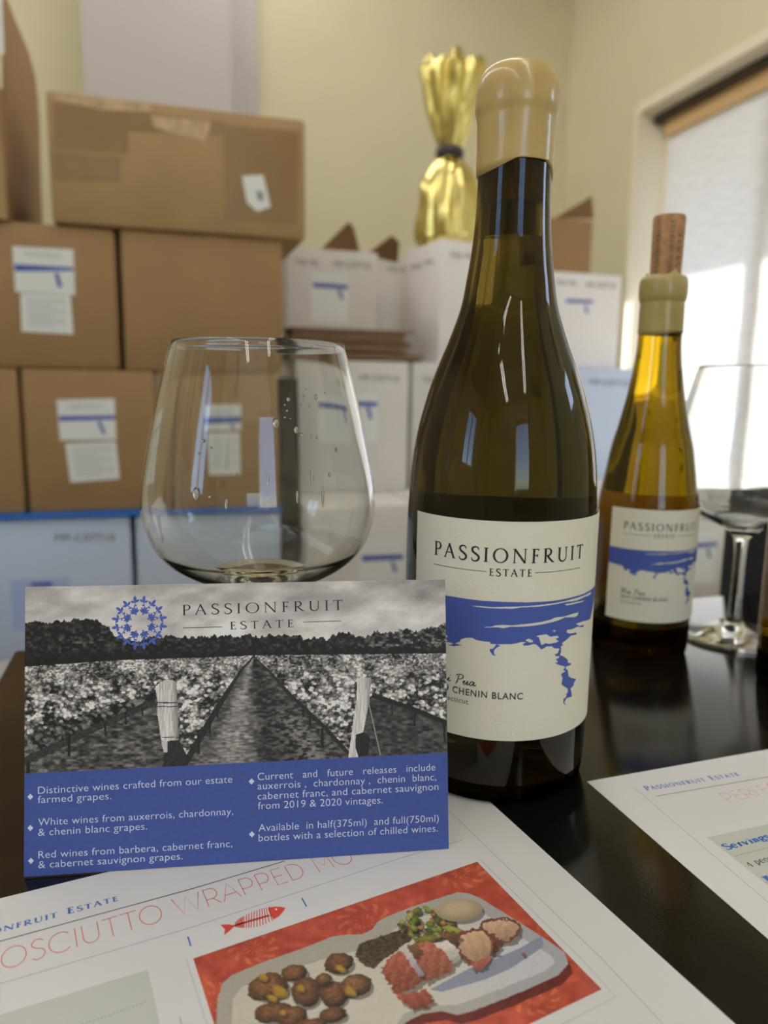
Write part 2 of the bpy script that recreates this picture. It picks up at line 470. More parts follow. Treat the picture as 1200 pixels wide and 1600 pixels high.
def sans_text(s, track=1.0, offset=0.0, shear=0.0):
    """the built-in plain font, as flat mesh, scaled to cap height 1"""
    cu = bpy.data.curves.new('t', 'FONT'); cu.body = s; cu.size = 1.0; cu.space_character = track; cu.offset = offset; cu.shear = shear
    cu.resolution_u = 4; cu.fill_mode = 'FRONT'
    o = bpy.data.objects.new('t', cu); C.objects.link(o)
    dg = bpy.context.evaluated_depsgraph_get(); dg.update()
    me = bpy.data.meshes.new_from_object(o.evaluated_get(dg))
    g = Flat(); g.v = [(v.co.x, v.co.y) for v in me.vertices]; g.f = [tuple(p.vertices) for p in me.polygons]
    bpy.data.objects.remove(o); bpy.data.curves.remove(cu); bpy.data.meshes.remove(me)
    if 'cap' not in _sans_cache:
        _sans_cache['cap'] = 1.0
        h, w = sans_text('H'); _sans_cache['cap'] = max(y for x, y in h.v)
    k = 1 / _sans_cache['cap']
    x0 = min(x for x, y in g.v)
    g.v = [((x - x0) * k, y * k) for x, y in g.v]
    return g, max(x for x, y in g.v)
SCRIPT = {
    'W': ([[(0.02, 0.80), (0.10, 0.98), (0.20, 0.92), (0.16, 0.45), (0.13, 0.02), (0.32, 0.45), (0.52, 0.88), (0.46, 0.45), (0.42, 0.02), (0.62, 0.45), (0.82, 0.92), (0.95, 1.0)]], 0.84),
    'a': ([[(0.38, 0.38), (0.24, 0.44), (0.08, 0.26), (0.06, 0.06), (0.18, 0.02), (0.32, 0.22), (0.42, 0.44), (0.36, 0.12), (0.42, 0.02), (0.56, 0.16)]], 0.52),
    'i': ([[(0.02, 0.14), (0.20, 0.42), (0.12, 0.12), (0.18, 0.02), (0.34, 0.16)], [(0.27, 0.62), (0.31, 0.68)]], 0.34),
    'P': ([[(0.36, 0.92), (0.26, 0.45), (0.14, 0.02), (0.04, 0.0)], [(0.10, 0.80), (0.30, 0.98), (0.60, 0.98), (0.72, 0.80), (0.56, 0.55), (0.30, 0.46)]], 0.66),
    'u': ([[(0.02, 0.18), (0.18, 0.42), (0.08, 0.10), (0.16, 0.02), (0.32, 0.20), (0.44, 0.42), (0.36, 0.10), (0.42, 0.02), (0.56, 0.16)]], 0.54),
    ' ': ([], 0.35)}
def script_text(s):
    g = Flat(); x = 0
    for ch in s:
        st, adv = SCRIPT[ch]
        for p in st:
            q = spline([(a + x, b) for a, b in p], 5); n = len(q)
            g.stroke(q, [0.05 + 0.06 * abs(math.sin(3.1 * i / 5)) for i in range(n)])
        x += adv
    return g, x

# 2-D artwork -> solid world geometry
def flat_on(name, g, fn, material, parent, smooth=False):
    mb = MB(); mb.add([fn(x, y) for x, y in g.v], g.f)
    return obj(name, mb, material, parent, smooth)
class Plane2:
    """a flat sheet: origin, two axes, lift off its surface; pixel -> sheet coordinates"""
    def __init__(self, O, e1, e2, lift):
        self.O, self.e1, self.e2 = Vector(O), Vector(e1).normalized(), Vector(e2).normalized()
        self.n = self.e1.cross(self.e2).normalized(); self.lift = lift
    def at(self, px, py):
        p = on_plane(px, py, self.O, self.n) - self.O
        return p.dot(self.e1), p.dot(self.e2)
    def w(self, a, b, k=1.0):
        return self.O + self.e1 * a + self.e2 * b + self.n * self.lift * k
    def text(self, name, gw, A, B, cap, material, parent, k=1.0, up=None):
        """lettering from sheet point A to B with cap height"""
        g, wd = gw; A = Vector(A); B = Vector(B); d = B - A; L = d.length; d /= L
        n = Vector((-d.y, d.x)) if up is None else Vector(up).normalized()
        sx = L / wd
        def fn(x, y):
            q = A + d * (x * sx) + n * (y * cap); return self.w(q.x, q.y, k)
        return flat_on(name, g, fn, material, parent)
    def textpx(self, name, gw, pA, pB, pTop, material, parent, k=1.0):
        """the same from pixels: start and end of the baseline, a pixel on the cap line"""
        A, B, T = self.at(*pA), self.at(*pB), self.at(*pTop)
        d = (Vector(B) - Vector(A)).normalized(); n = Vector((-d.y, d.x))
        cap = (Vector(T) - Vector(A)).dot(n)
        return self.text(name, gw, A, B, cap, material, parent, k)

_lat = np.random.RandomState(3).rand(256, 256)
def vnoise(x, y):
    xi = np.floor(x).astype(int); yi = np.floor(y).astype(int); fx = x - xi; fy = y - yi
    fx = fx * fx * (3 - 2 * fx); fy = fy * fy * (3 - 2 * fy)
    g = lambda a, b: _lat[a & 255, b & 255]
    return (g(xi, yi) * (1 - fx) + g(xi + 1, yi) * fx) * (1 - fy) + (g(xi, yi + 1) * (1 - fx) + g(xi + 1, yi + 1) * fx) * fy
def fbm(x, y, o=4, g=0.5):
    s = 0; a = 1; t = 0
    for i in range(o):
        s = s + a * vnoise(x * 2 ** i + 17 * i, y * 2 ** i + 31 * i); t += a; a *= g
    return s / t
def inpoly(X, Y, poly):
    r = np.zeros(X.shape, bool); n = len(poly)
    for i in range(n):
        x0, y0 = poly[i]; x1, y1 = poly[(i + 1) % n]
        if y0 == y1: continue
        c = ((Y >= min(y0, y1)) & (Y < max(y0, y1)))
        r ^= c & (X < x0 + (Y - y0) * (x1 - x0) / (y1 - y0))
    return r
def sstep(a, b, x):
    t = np.clip((x - a) / (b - a), 0, 1); return t * t * (3 - 2 * t)
def picture(name, fn, nx, ny, corner, colour, material, parent):
    """a printed photograph: a fine grid on its sheet whose vertices carry the ink colours"""
    a = np.linspace(0, 1, nx); b = np.linspace(0, 1, ny); A, B = np.meshgrid(a, b)
    O, E1, E2 = [np.array(v) for v in corner]
    P = O + A[..., None] * E1 + B[..., None] * E2
    px, py = proj_np(P.reshape(-1, 3))
    col = colour(px, py)
    me = bpy.data.meshes.new(name)
    idx = np.arange(nx * ny).reshape(ny, nx)
    q = np.stack([idx[:-1, :-1], idx[:-1, 1:], idx[1:, 1:], idx[1:, :-1]], -1).reshape(-1, 4)
    me.vertices.add(nx * ny); me.vertices.foreach_set('co', P.reshape(-1).astype(np.float32))
    me.loops.add(q.size); me.loops.foreach_set('vertex_index', q.reshape(-1).astype(np.int32))
    me.polygons.add(len(q)); me.polygons.foreach_set('loop_start', np.arange(0, q.size, 4, dtype=np.int32))
    me.update(calc_edges=True)
    at = me.color_attributes.new('ink', 'FLOAT_COLOR', 'POINT')
    c4 = np.ones((nx * ny, 4), np.float32); c4[:, :3] = np.clip(col, 0, 0.92)
    at.data.foreach_set('color', c4.reshape(-1))
    return link_obj(name, me, material, parent, False)
def srgb2lin(c):
    c = np.clip(np.asarray(c, float) / 255.0, 0, 1)
    return np.where(c <= 0.04045, c / 12.92, ((c + 0.055) / 1.055) ** 2.4)

# ================================================================== the room
def wall_with_hole(name, P, a, b, holes, n, t, material):
    """wall slab P + a*s + b*t (unit spans in metres) with rectangular openings, thickness t along n"""
    a, b, n = Vector(a), Vector(b), Vector(n); L, Hh = a.length, b.length
    ea, eb = a / L, b / Hh
    xs = sorted({0, L, *[h[0] for h in holes], *[h[1] for h in holes]})
    ys = sorted({0, Hh, *[h[2] for h in holes], *[h[3] for h in holes]})
    mb = MB()
    for i in range(len(xs) - 1):
        for j in range(len(ys) - 1):
            cx, cy = (xs[i] + xs[i + 1]) / 2, (ys[j] + ys[j + 1]) / 2
            if any(h[0] < cx < h[1] and h[2] < cy < h[3] for h in holes): continue
            mb.box(Vector(P) + ea * xs[i] + eb * ys[j], ea * (xs[i + 1] - xs[i]), eb * (ys[j + 1] - ys[j]), n * t)
    return struct(name, mb, material)

LU = WALL_U - ROOM_L; LV = WALL_V - ROOM_B; LZ = CEIL_Z - FLOOR_Z
fl = MB(); fl.box(room(ROOM_L - .2, ROOM_B - .2, FLOOR_Z - .1), UU * (LU + .4), VV * (LV + .4), (0, 0, .1)); struct('floor', fl, M['floor'])
ce = MB(); ce.box(room(ROOM_L - .2, ROOM_B - .2, CEIL_Z), UU * (LU + .4), VV * (LV + .4), (0, 0, .1)); struct('ceiling', ce, M['ceiling'])
wb = MB(); wb.box(room(ROOM_L - .2, WALL_V, FLOOR_Z), UU * (LU + .4), VV * .15, (0, 0, LZ)); struct('wall_back', wb, M['wall'])
# rear wall, behind the camera, with a tall window; another in the left wall
RW = [(2.2, 3.1, 0.85, 2.25)]
LWH = [(1.45, 2.25, 1.25, 2.35)]
wall_with_hole('wall_rear', room(ROOM_L, ROOM_B - .15, FLOOR_Z), UU * LU, Vector((0, 0, LZ)), RW, VV, .15, M['wall'])
wall_with_hole('wall_left', room(ROOM_L - .15, ROOM_B, FLOOR_Z), VV * LV, Vector((0, 0, LZ)), LWH, UU, .15, M['wall'])
# right wall: the window of the photograph, and a high one nearer the camera
W1 = dict(v0=0.95, v1=2.50, z0=-0.20, z1=1.165)
W2 = dict(v0=-0.15, v1=0.25, z0=0.62, z1=1.165)
hz = lambda w: (w['v0'] - ROOM_B, w['v1'] - ROOM_B, w['z0'] - FLOOR_Z, w['z1'] - FLOOR_Z)
wall_with_hole('wall_right', room(WALL_U, ROOM_B, FLOOR_Z), VV * LV, Vector((0, 0, LZ)), [hz(W1), hz(W2)], UU, .15, M['wall'])
# pilaster on the back wall
pu0 = uz(128, 60, WALL_V - .20)[0]; pu1 = uz(360, 60, WALL_V - .20)[0]
pi_ = MB(); pi_.box(room(pu0, WALL_V - .20, FLOOR_Z), UU * (pu1 - pu0), VV * .20, (0, 0, LZ)); struct('wall_pilaster', pi_, M['pilaster'])
pu2 = uz(403, 60, WALL_V - .06)[0]
pj = MB(); pj.box(room(pu1, WALL_V - .06, FLOOR_Z), UU * (pu2 - pu1), VV * .06, (0, 0, LZ)); struct('trim_1', pj, M['pilaster'])
bb = MB(); bb.box(room(ROOM_L, WALL_V - .015, FLOOR_Z), UU * LU, VV * .015, (0, 0, .1)); struct('baseboard_back', bb, M['trim'])

def window(name, wall, w, casing, mull, blind):
    """casing on the inner face, sash frame, mullions, pane"""
    if wall == 'right':
        pt = lambda s, z, d: room(WALL_U + d, s, z); es, en = VV, UU
    elif wall == 'left':
        pt = lambda s, z, d: room(ROOM_L - d, s, z); es, en = VV, -UU
    else:
        pt = lambda s, z, d: room(s, ROOM_B - d, z); es, en = UU, -VV
    s0, s1, z0, z1 = w['v0'], w['v1'], w['z0'], w['z1']; Z = Vector((0, 0, 1))
    fr = MB(); c = casing
    fr.box(pt(s0 - c, z0 - c, -.02), es * c, Z * (z1 - z0 + 2 * c), en * .02)
    fr.box(pt(s1, z0 - c, -.02), es * c, Z * (z1 - z0 + 2 * c), en * .02)
    fr.box(pt(s0, z0 - c, -.02), es * (s1 - s0), Z * c, en * .02)
    fr.box(pt(s0, z1, -.02), es * (s1 - s0), Z * .035, en * .02)
    o = struct(name, fr, M['trim'])
    jb = MB()
    for p, a, b in ((pt(s0, z0, 0), es * .003, Z * (z1 - z0)), (pt(s1 - .003, z0, 0), es * .003, Z * (z1 - z0)), (pt(s0, z0, 0), es * (s1 - s0), Z * .003), (pt(s0, z1 - .003, 0), es * (s1 - s0), Z * .003)):
        jb.box(p, a, b, en * .15)
    obj('jamb', jb, M['trim'], o)
    sa = MB(); t = .045
    for p, a, b in ((pt(s0, z0, .105), es * t, Z * (z1 - z0)), (pt(s1 - t, z0, .105), es * t, Z * (z1 - z0)),
                    (pt(s0, z0, .105), es * (s1 - s0), Z * t), (pt(s0, z1 - t, .105), es * (s1 - s0), Z * t)):
        sa.box(p, a, b, en * .04)
    for mu in mull: sa.box(pt(mu, z0, .105), es * .05, Z * (z1 - z0), en * .05)
    obj('sash', sa, M['trim'], o)
    pn = MB(); pn.box(pt(s0, z0, .122), es * (s1 - s0), Z * (z1 - z0), en * .004); obj('pane', pn, M['pane'], o)
    return o
win = window('window_1', 'right', W1, .02, [1.945], True)
window('window_2', 'right', W2, .07, [], False)
window('window_3', 'rear', dict(v0=ROOM_L + 2.2, v1=ROOM_L + 3.1, z0=FLOOR_Z + .85, z1=FLOOR_Z + 2.25), .07, [], False)
window('window_4', 'left', dict(v0=ROOM_B + 1.45, v1=ROOM_B + 2.25, z0=FLOOR_Z + 1.25, z1=FLOOR_Z + 2.35), .07, [ROOM_B + 1.82], False)
ev = MB(); ev.box(room(WALL_U + .15, ROOM_B, 1.28), UU * .84, VV * LV, (0, 0, .12)); struct('trim_2', ev, M['trim'])       # roof overhang outside
# roller blind
bv1 = W1['v1'] - .046; ztop = W1['z1']
bl = thing('roller_blind', 'pale fabric roller blind drawn down over the sunny window on the right', 'blind', room(WALL_U, (W1['v0'] + bv1) / 2, W1['z0'] + .02), rz=PHI)
hr = MB(); hr.box(room(WALL_U + .045, W1['v0'] + .005, ztop - .03), VV * (W1['v1'] - W1['v0'] - .01), UU * .055, (0, 0, .029)); obj('head_rail', hr, M['darkslot'], bl)
hv = MB(); hv.box(room(WALL_U + .066, W1['v0'] + .005, ztop - .085), VV * (bv1 - W1['v0']), UU * .012, (0, 0, .058)); obj('valance', hv, M['tan'], bl)
bf = MB()
nz, nv = 30, 24
def bp_(i, j, off):
    z = ztop - .06 - (ztop - .06 - W1['z0'] - .03) * i / nz; v = W1['v0'] + .012 + (bv1 - W1['v0'] - .012) * j / nv
    return room(WALL_U + .085 + .0015 * math.sin(i * .9) + off, v, z)
vs = [bp_(i, j, o) for o in (0, .0012) for i in range(nz + 1) for j in range(nv + 1)]
K1 = (nz + 1) * (nv + 1)
fs = []
for i in range(nz):
    for j in range(nv):
        a = i * (nv + 1) + j; fs.append((a, a + 1, a + nv + 2, a + nv + 1))
bf.add(vs[:K1], fs); obj('fabric', bf, M['blind'], bl, smooth=True)
br = MB(); br.tube([room(WALL_U + .085, W1['v0'] + .012, W1['z0'] + .035), room(WALL_U + .085, bv1, W1['z0'] + .035)], .009); obj('bottom_rail', br, M['tan'], bl, smooth=True)

# ceiling fixtures: rows of twin fluorescent tubes running front to back
for u in (-.95, .35):
    for v in (-1.75, -.35, 1.05, 2.3):
        t = thing('ceiling_light', 'long white fluorescent fixture mounted flat on the ceiling', 'light', room(u, v, CEIL_Z), group='fluorescent ceiling fixtures', rz=PHI)
        h = MB(); h.box(room(u - .10, v - .61, CEIL_Z - .05), UU * .20, VV * 1.22, (0, 0, .048)); obj('housing', h, M['trim'], t)
        for k in (-1, 1):
            d = MB(); d.tube([room(u + k * .05, v - .58, CEIL_Z - .068), room(u + k * .05, v + .58, CEIL_Z - .068)], .016, 16); obj('tube', d, M['lamp'], t, smooth=True)

# ================================================================== cartons along the back of the room
def front_quad(mb, pts, v, t=.0005, off=.0):
    mb.slab([on_v(x, y, v - off) for x, y in pts][::-1], -VV, t)
def decal(name, pts, v, material, parent, off=0.0002):
    mb = MB(); front_quad(mb, pts, v, .0004, off); return obj(name, mb, material, parent)
def vplane(v): return Plane2(room(0, v, 0), UU, (0, 0, 1), .0008)
def stencil(parent, s, pA, pB, cap_px, v, material=None, k=1.0):
    pl = vplane(v); g = sans_text(s, 1.05)
    return pl.textpx('stencil', g, pA, pB, (pA[0], pA[1] - cap_px), material or M['stencil'], parent, k)
def carton(label, u0, u1, v0, v1, z0, z1, material, group=None, cat='box', r=.006, name='carton'):
    t = thing(name, label, cat, room((u0 + u1) / 2, (v0 + v1) / 2, z0), group, rz=PHI)
    rounded('carton_body', room(u0, v0, z0), UU * (u1 - u0), VV * (v1 - v0), (0, 0, z1 - z0), r, material, t)
    s = MB()   # the seam tape over the top flaps
    s.box(room(u0 + .004, (v0 + v1) / 2 - .025, z1 - .0004), UU * (u1 - u0 - .008), VV * .05, (0, 0, .0007)); obj('seam_tape', s, M['tape'] if material in (M['card'], M['card2']) else M['white'], t)
    return t
def pair_label(t, v, up, band, drip, low, lines=True):
    """the bottle's front label and back label pasted on a carton"""
    a = decal('front_label', up, v, M['boxlabel'], t)
    decal('blue_band', band, v, M['blueink'], a, .0007)
    decal('blue_drip', drip, v, M['blueink'], a, .0007)
    (x0, y0), (x1, y1) = up[0], up[1]
    g = vplane(v)
    g.textpx('heading', serif_text('PASSIONFRUIT', .2), (x0 + .2 * (x1 - x0), y0 + .2 * (y1 - y0) + 14), (x0 + .8 * (x1 - x0), y0 + .8 * (y1 - y0) + 14), (x0 + .2 * (x1 - x0), y0 + .2 * (y1 - y0) + 8), M['greyink'], a, 1.2)
    if low:
        b = decal('back_label', low, v, M['boxlabel'], t)
        (ax, ay), (bx, by), (cx, cy), (dx, dy) = low
        mb = MB()
        for i in range(9):
            f = .13 + i * .085; w = .8 if i % 3 != 2 else .55
            l0 = (ax + (dx - ax) * f + .12 * (bx - ax), ay + (dy - ay) * f + .12 * (by - ay))
            l1 = (ax + (dx - ax) * f + (.1 + w) * (bx - ax), ay + (dy - ay) * f + (.1 + w) * (by - ay))
            front_quad(mb, [l0, l1, (l1[0], l1[1] + 2), (l0[0], l0[1] + 2)], v, .0003, .0007)
        obj('small_print', mb, M['lightgreyink'], b)
    return a

V1 = 1.70
Z4, Z3, Z2 = -.098, .203, .492
# brown row 3
E_ = carton('brown carton without sticker on the blue sheet, cut by the left frame edge', -.62, uz(33, 690, V1)[0], V1, 2.02, Z4, Z3, M['card'])
F_ = carton('brown carton with two white stickers resting on the blue sheet left of the wine glass', uz(39, 690, V1)[0], uz(245, 690, V1)[0], V1, 2.02, Z4, Z3, M['card'])
pair_label(F_, V1, [(88, 625), (179, 623), (182, 687), (94, 688)], [(92, 650), (180, 649), (180, 655.5), (92.5, 658)], [(152, 658), (157, 658), (166, 678), (160, 678)], [(102, 693), (181, 689.6), (187.5, 748), (110, 754)])
G_ = carton('brown carton with two white stickers seen through the wine glass bowl', uz(250, 690, V1)[0], uz(438, 690, V1)[0], V1, 2.02, Z4, Z3, M['card'])
pair_label(G_, V1, [(309, 632), (374, 632), (375, 672), (310, 672)], [(310, 651), (374, 651), (374, 660), (310, 662)], [(355, 662), (359, 662), (364, 670), (360, 671)], [(316, 676), (372, 676), (374, 741), (320, 742)])
# brown row 2
C_ = carton('brown carton with two white stickers on the upper left, beneath the tall open box', -.60, uz(184, 460, V1)[0], V1, 2.05, Z3, Z2, M['card'], r=.012)
pair_label(C_, V1, [(19, 384.7), (115, 389.7), (117.5, 461), (24, 456)], [(22.5, 412.5), (115, 418), (115, 423), (23, 424)], [(85, 426.5), (91, 426.5), (97.5, 447.5), (91, 450)], [(31.7, 458), (110, 461), (115, 522.5), (34, 518)])
D_ = carton('plain brown carton under the taped carton, above the wine glass rim', uz(191, 460, V1)[0], uz(442, 460, V1)[0], V1, 2.05, Z3, Z2, M['card'])
# the large taped box on top
bu0 = uz(77, 240, V1)[0]; bu1 = uz(476, 280, V1)[0]
B_ = carton('large pale brown carton with crinkled tape and a torn white sticker', bu0, bu1, V1 - .012, V1 + .36, Z2, uz(75, 143, V1)[1], M['card2'], r=.008)
vb = V1 - .012
decal('brown_tape', [(82, 160), (200, 172), (200, 240), (83, 233)], vb, M['tape'], B_)
decal('brown_tape', [(83, 238), (189, 245), (187, 285), (84, 282)], vb, M['tape'], B_)
decal('brown_tape', [(349, 195), (468, 205), (464, 352), (352, 342)], vb, M['tape'], B_)
decal('brown_tape', [(200, 172), (349, 190), (349, 212), (200, 205)], vb, M['tape'], B_)
decal('crinkled_tape', [(86, 146), (235, 160), (236, 175), (160, 172), (86, 156)], vb, M['cleartape'], B_, .0008)
decal('crinkled_tape', [(236, 180), (330, 190), (322, 222), (285, 214), (240, 198)], vb, M['cleartape'], B_, .0008)
st = decal('torn_sticker', [(378, 275), (411, 273), (423, 323), (402, 331), (386, 317)], vb, M['boxlabel'], B_, .0009)
bc = MB()
for i in range(6): front_quad(bc, [(401 + i * 1.6, 298 + .4 * i), (402 + i * 1.6, 298 + .4 * i), (404 + i * 1.6, 312 + .4 * i), (403 + i * 1.6, 312 + .4 * i)], vb, .0003, .0014)
obj('barcode', bc, M['stencil'], st)
# tall box at the left edge with a bowed side panel
ua = uz(11, 300, V1)[0]
A_ = thing('carton', 'tall open brown box with a bowed side, cut off by the upper left frame edge', 'box', room(ua - .22, V1 + .22, Z2), rz=PHI)
sidep = [on_u(x, y, ua) for x, y in ((12, 333), (8, 90), (3, -30), (14, 5), (25, 34), (36, 60), (44, 78), (55, 118), (60, 158), (62, 190), (64, 290), (65, 322))]
for p in (sidep[0], sidep[-1]): p.z = Z2
side = MB(); k = len(sidep)
side.slab(sidep, -UU, .006); obj('side_panel', side, M['card'], A_)
fp = MB(); fp.box(sidep[0] - UU * .44, UU * .438, VV * .006, (0, 0, sidep[2].z - Z2)); obj('front_panel', fp, M['card2'], A_)
bp2 = sidep[-1]; bk = MB(); bk.box(Vector((bp2.x, bp2.y, Z2)) - UU * .44 - VV * .006, UU * .436, VV * .006, (0, 0, sidep[8].z - Z2)); obj('back_panel', bk, M['card'], A_)
ls = MB(); ls.slab([p - UU * .434 for p in sidep], -UU, .006); obj('side_panel', ls, M['card'], A_)
bo = MB(); bo.box(sidep[0] - UU * .434 + VV * .006, UU * .42, VV * ((bp2 - sidep[0]).dot(VV) - .015), (0, 0, .006)); obj('bottom_panel', bo, M['cardin'], A_)
wl_ = MB(); va = sidep[0].dot(VV)
wl_.slab([on_v(x, y, va - .0003) for x, y in ((-60, -40), (3, -10), (7, 85), (-60, 80))][::-1], -VV, .0005); obj('white_label', wl_, M['boxlabel'], A_)

# white row 4 with the blue sheet between
bs = thing('blue_sheet', 'thin blue plastic sheet between the brown cartons and the white cartons below', 'sheet', room(-.2, V1 + .15, Z4 - .012), rz=PHI)
rounded('sheet', room(-.63, V1 - .012, Z4 - .0125), UU * (.63 + uz(441, 700, V1)[0]), VV * .34, (0, 0, .012), .003, M['bluesheet'], bs)
H1 = carton('white carton with black stencil number and pale blue label, low on the left', -.55, uz(205, 860, V1)[0], V1, 2.02, -.42, Z4 - .0127, M['white_skylit'])
stencil(H1, 'MP-C07710', (86, 846), (179, 845.5), 12, V1)
pbl = decal('pale_label', [(16, 906), (108, 903), (110, 985), (20, 985)], V1, M['paleblue'], H1)
decal('label_print', [(48, 911), (82, 909), (82, 916), (48, 917)], V1, M['blueink'], pbl, .0007)
H2 = carton('white carton right of the stencilled one, behind the bottom of the wine glass', uz(213, 860, V1)[0], uz(441, 860, V1)[0], V1, 2.02, -.42, Z4 - .0127, M['white_skylit'])
stencil(H2, 'MP-C07710', (392, 838), (440, 837), 12, V1)
VJ4 = 1.66
J4 = carton('white carton with blue printed band, low between the wine glass and the large bottle', max(.320, uz(468, 870, VJ4)[0]), uz(650, 870, VJ4)[0], VJ4, 2.20, -.42, Z4, M['white'])
lf = decal('front_label', [(560, 842), (632, 840), (632, 905), (561, 906)], VJ4, M['boxlabel'], J4)
decal('blue_band', [(565, 868), (630, 866), (630, 874), (566, 877)], VJ4, M['blueink'], lf, .0007)
decal('blue_drip', [(611, 877), (615, 877), (621, 893), (615, 894)], VJ4, M['blueink'], lf, .0007)
K4u = uz(652, 870, VJ4)[0]
K4 = carton('white carton low behind the large bottle', K4u, 1.03, VJ4, 2.20, -.42, Z4, M['white'])
N4 = carton('white carton low behind the gap between the two bottles', 1.035, 1.47, 2.02, 2.34, -.42, Z4, M['white'])
O_ = carton('white carton with blue printed band standing just left of the black chair', 1.06, uz(1131, 870, V1)[0], V1, 2.01, -.42, Z4, M['white'])
stencil(O_, 'MP-C07710', (1096, 814), (1129, 813), 9, V1)
of = decal('front_label', [(1072, 832), (1121, 830), (1116, 910), (1068, 910)], V1, M['boxlabel'], O_)
decal('blue_band', [(1072, 850), (1120, 847), (1120, 853), (1072, 857)], V1, M['blueink'], of, .0007)
decal('blue_drip', [(1104, 857), (1108, 857), (1111, 872), (1107, 872)], V1, M['blueink'], of, .0007)
for u0, u1, v0, v1 in ((-.55, -.085, V1, 2.02), (-.07, .26, V1, 2.02), (.335, .66, VJ4, 2.2), (.67, 1.03, VJ4, 2.0), (1.06, 1.5, V1, 2.01), (1.04, 1.46, 2.03, 2.34)):
    carton('white carton standing on the floor in the bottom row of the stacks', u0, u1, v0, v1, FLOOR_Z, -.4205, M['white'], 'bottom row of white cartons')
# white cartons of the middle of the picture
VJ2 = 1.90
ZJ = .2425
J2 = carton('white carton with black stencil number, right under the flattened dark cardboard', uz(470, 660, VJ2)[0], uz(638, 660, VJ2)[0], VJ2, 2.22, Z4 + .0005, ZJ, M['white'])
stencil(J2, 'MP-C07710', (562, 594), (623, 596), 8, VJ2)
lf = decal('front_label', [(508, 614), (590, 616), (589, 690), (507, 690)], VJ2, M['boxlabel'], J2)
decal('blue_band', [(510, 627), (589, 628), (589, 635), (510, 635)], VJ2, M['blueink'], lf, .0007)
decal('blue_drip', [(572, 636), (577, 636), (582, 654), (577, 655)], VJ2, M['blueink'], lf, .0007)
K2 = carton('white carton at left edge of the large bottle, right of the stencilled carton', uz(644, 660, VJ2)[0], 1.02, VJ2, 2.42, Z4 + .0005, ZJ, M['white'])
stencil(K2, '750 ML', (660, 597), (696, 598), 8, VJ2)
bd = thing('gap_shade', 'added black shade board between the brown carton stack and the white cartons', 'filler', room(.293, 1.80, FLOOR_Z), rz=PHI)  # added black upright that stands in for deep shade in the gap
rounded('filler', room(.265, 1.74, FLOOR_Z), UU * .052, VV * .12, (0, 0, .195 - FLOOR_Z), .004, M['black'], bd)
# flattened cardboard
cs = thing('flattened_cardboard', 'stack of flattened dark brown cardboard lying on the white carton right of the glass', 'cardboard', room(.5, 1.96, ZJ + .0007), rz=PHI)
rnd = random.Random(5); z = ZJ + .0012
cu0 = uz(450, 540, 1.92)[0]; cu1 = uz(640, 540, 1.92)[0]; ncs = 11; dz = (uz(560, 513, 1.92)[1] - z) / ncs
for i in range(ncs):
    e = rnd.uniform(-.02, .015) + (.03 if i < 3 else 0); e0 = rnd.uniform(-.0, .012); fo = rnd.uniform(0, .012)
    s_ = MB(); s_.box(room(cu0 + e0, 1.912 + fo, z), UU * (cu1 - cu0 + e - e0), VV * .115, (0, 0, dz * rnd.uniform(.6, .9)))
    obj('cardboard_sheet', s_, M['cardstack'] if i % 3 else M['cardin'], cs); z += dz
VJ = 2.05
zJt = uz(455, 386, VJ)[1]
J_ = carton('white carton with open brown flaps and blue band, above the flattened cardboard', uz(447, 450, VJ)[0], uz(590, 450, VJ)[0], VJ, 2.22, ZJ + .0008, zJt, M['white'], r=.004)
stencil(J_, '750 ML', (461, 414), (499, 416), 9, VJ)
stencil(J_, 'MP-C07710', (521, 417), (579, 420), 9, VJ)
lf = decal('front_label', [(486, 424), (545, 427), (544, 506), (486, 504)], VJ, M['boxlabel'], J_)
decal('blue_band', [(489, 441.5), (543, 445.5), (543, 452), (489, 448.5)], VJ, M['blueink'], lf, .0007)
decal('blue_drip', [(527, 453), (532, 453), (537, 467), (533, 468)], VJ, M['blueink'], lf, .0007)
for pts in (((497, 389), (545, 346), (553, 356), (566, 390)), ((570, 392), (612, 368), (624, 378), (622, 392))):
    f_ = MB(); pp = [on_v(x, y, VJ + .04 + .03 * i) for i, (x, y) in enumerate(pts)]
    for p in pp[:1] + pp[-1:]: p.z = min(p.z, zJt - .001)
    f_.slab(pp, VV, .004); obj('flap', f_, M['cardin'], J_)
VK = 2.235
uk0 = uz(596, 450, VK)[0]
K_ = carton('white carton in shade between the blue banded carton and the bright white one', uk0, uk0 + .10, VK + .03, 2.45, ZJ + .0008, uz(600, 399, VK)[1], M['white'], r=.004)
K_sup = None
stencil(K_, '750 ML', (604, 424), (640, 427), 8, VK + .03)
# bright white carton turned towards the window
L0 = room(.722, 1.93, ZJ + .0008); lyaw = PHI + math.radians(10.7)
lx = Vector((math.cos(lyaw), math.sin(lyaw), 0)); ly = Vector((-math.sin(lyaw), math.cos(lyaw), 0))
q = on_v(685, 560, 1.93); L0 = Vector((q.x, q.y, ZJ + .0008))
zLt = on_plane(685, 372, L0, VV).z
L_ = thing('carton', 'bright white carton turned at an angle just left of the large bottle neck', 'box', L0 + lx * .15 + ly * .12, rz=lyaw)
rounded('carton_body', L0, lx * .30, ly * .20, (0, 0, zLt - L0.z), .005, M['white_lit'], L_)
pl = Plane2(L0, lx, (0, 0, 1), .0008)
pl.textpx('stencil', sans_text('750 ML', 1.05), (703, 403), (742, 406), (703, 394), M['stencil'], L_)
pl = Plane2(L0, -ly, (0, 0, 1), .0008)
pl.textpx('stencil', sans_text('750 ML', 1.05), (642, 424), (679, 411), (642, 416), M['stencil'], L_)
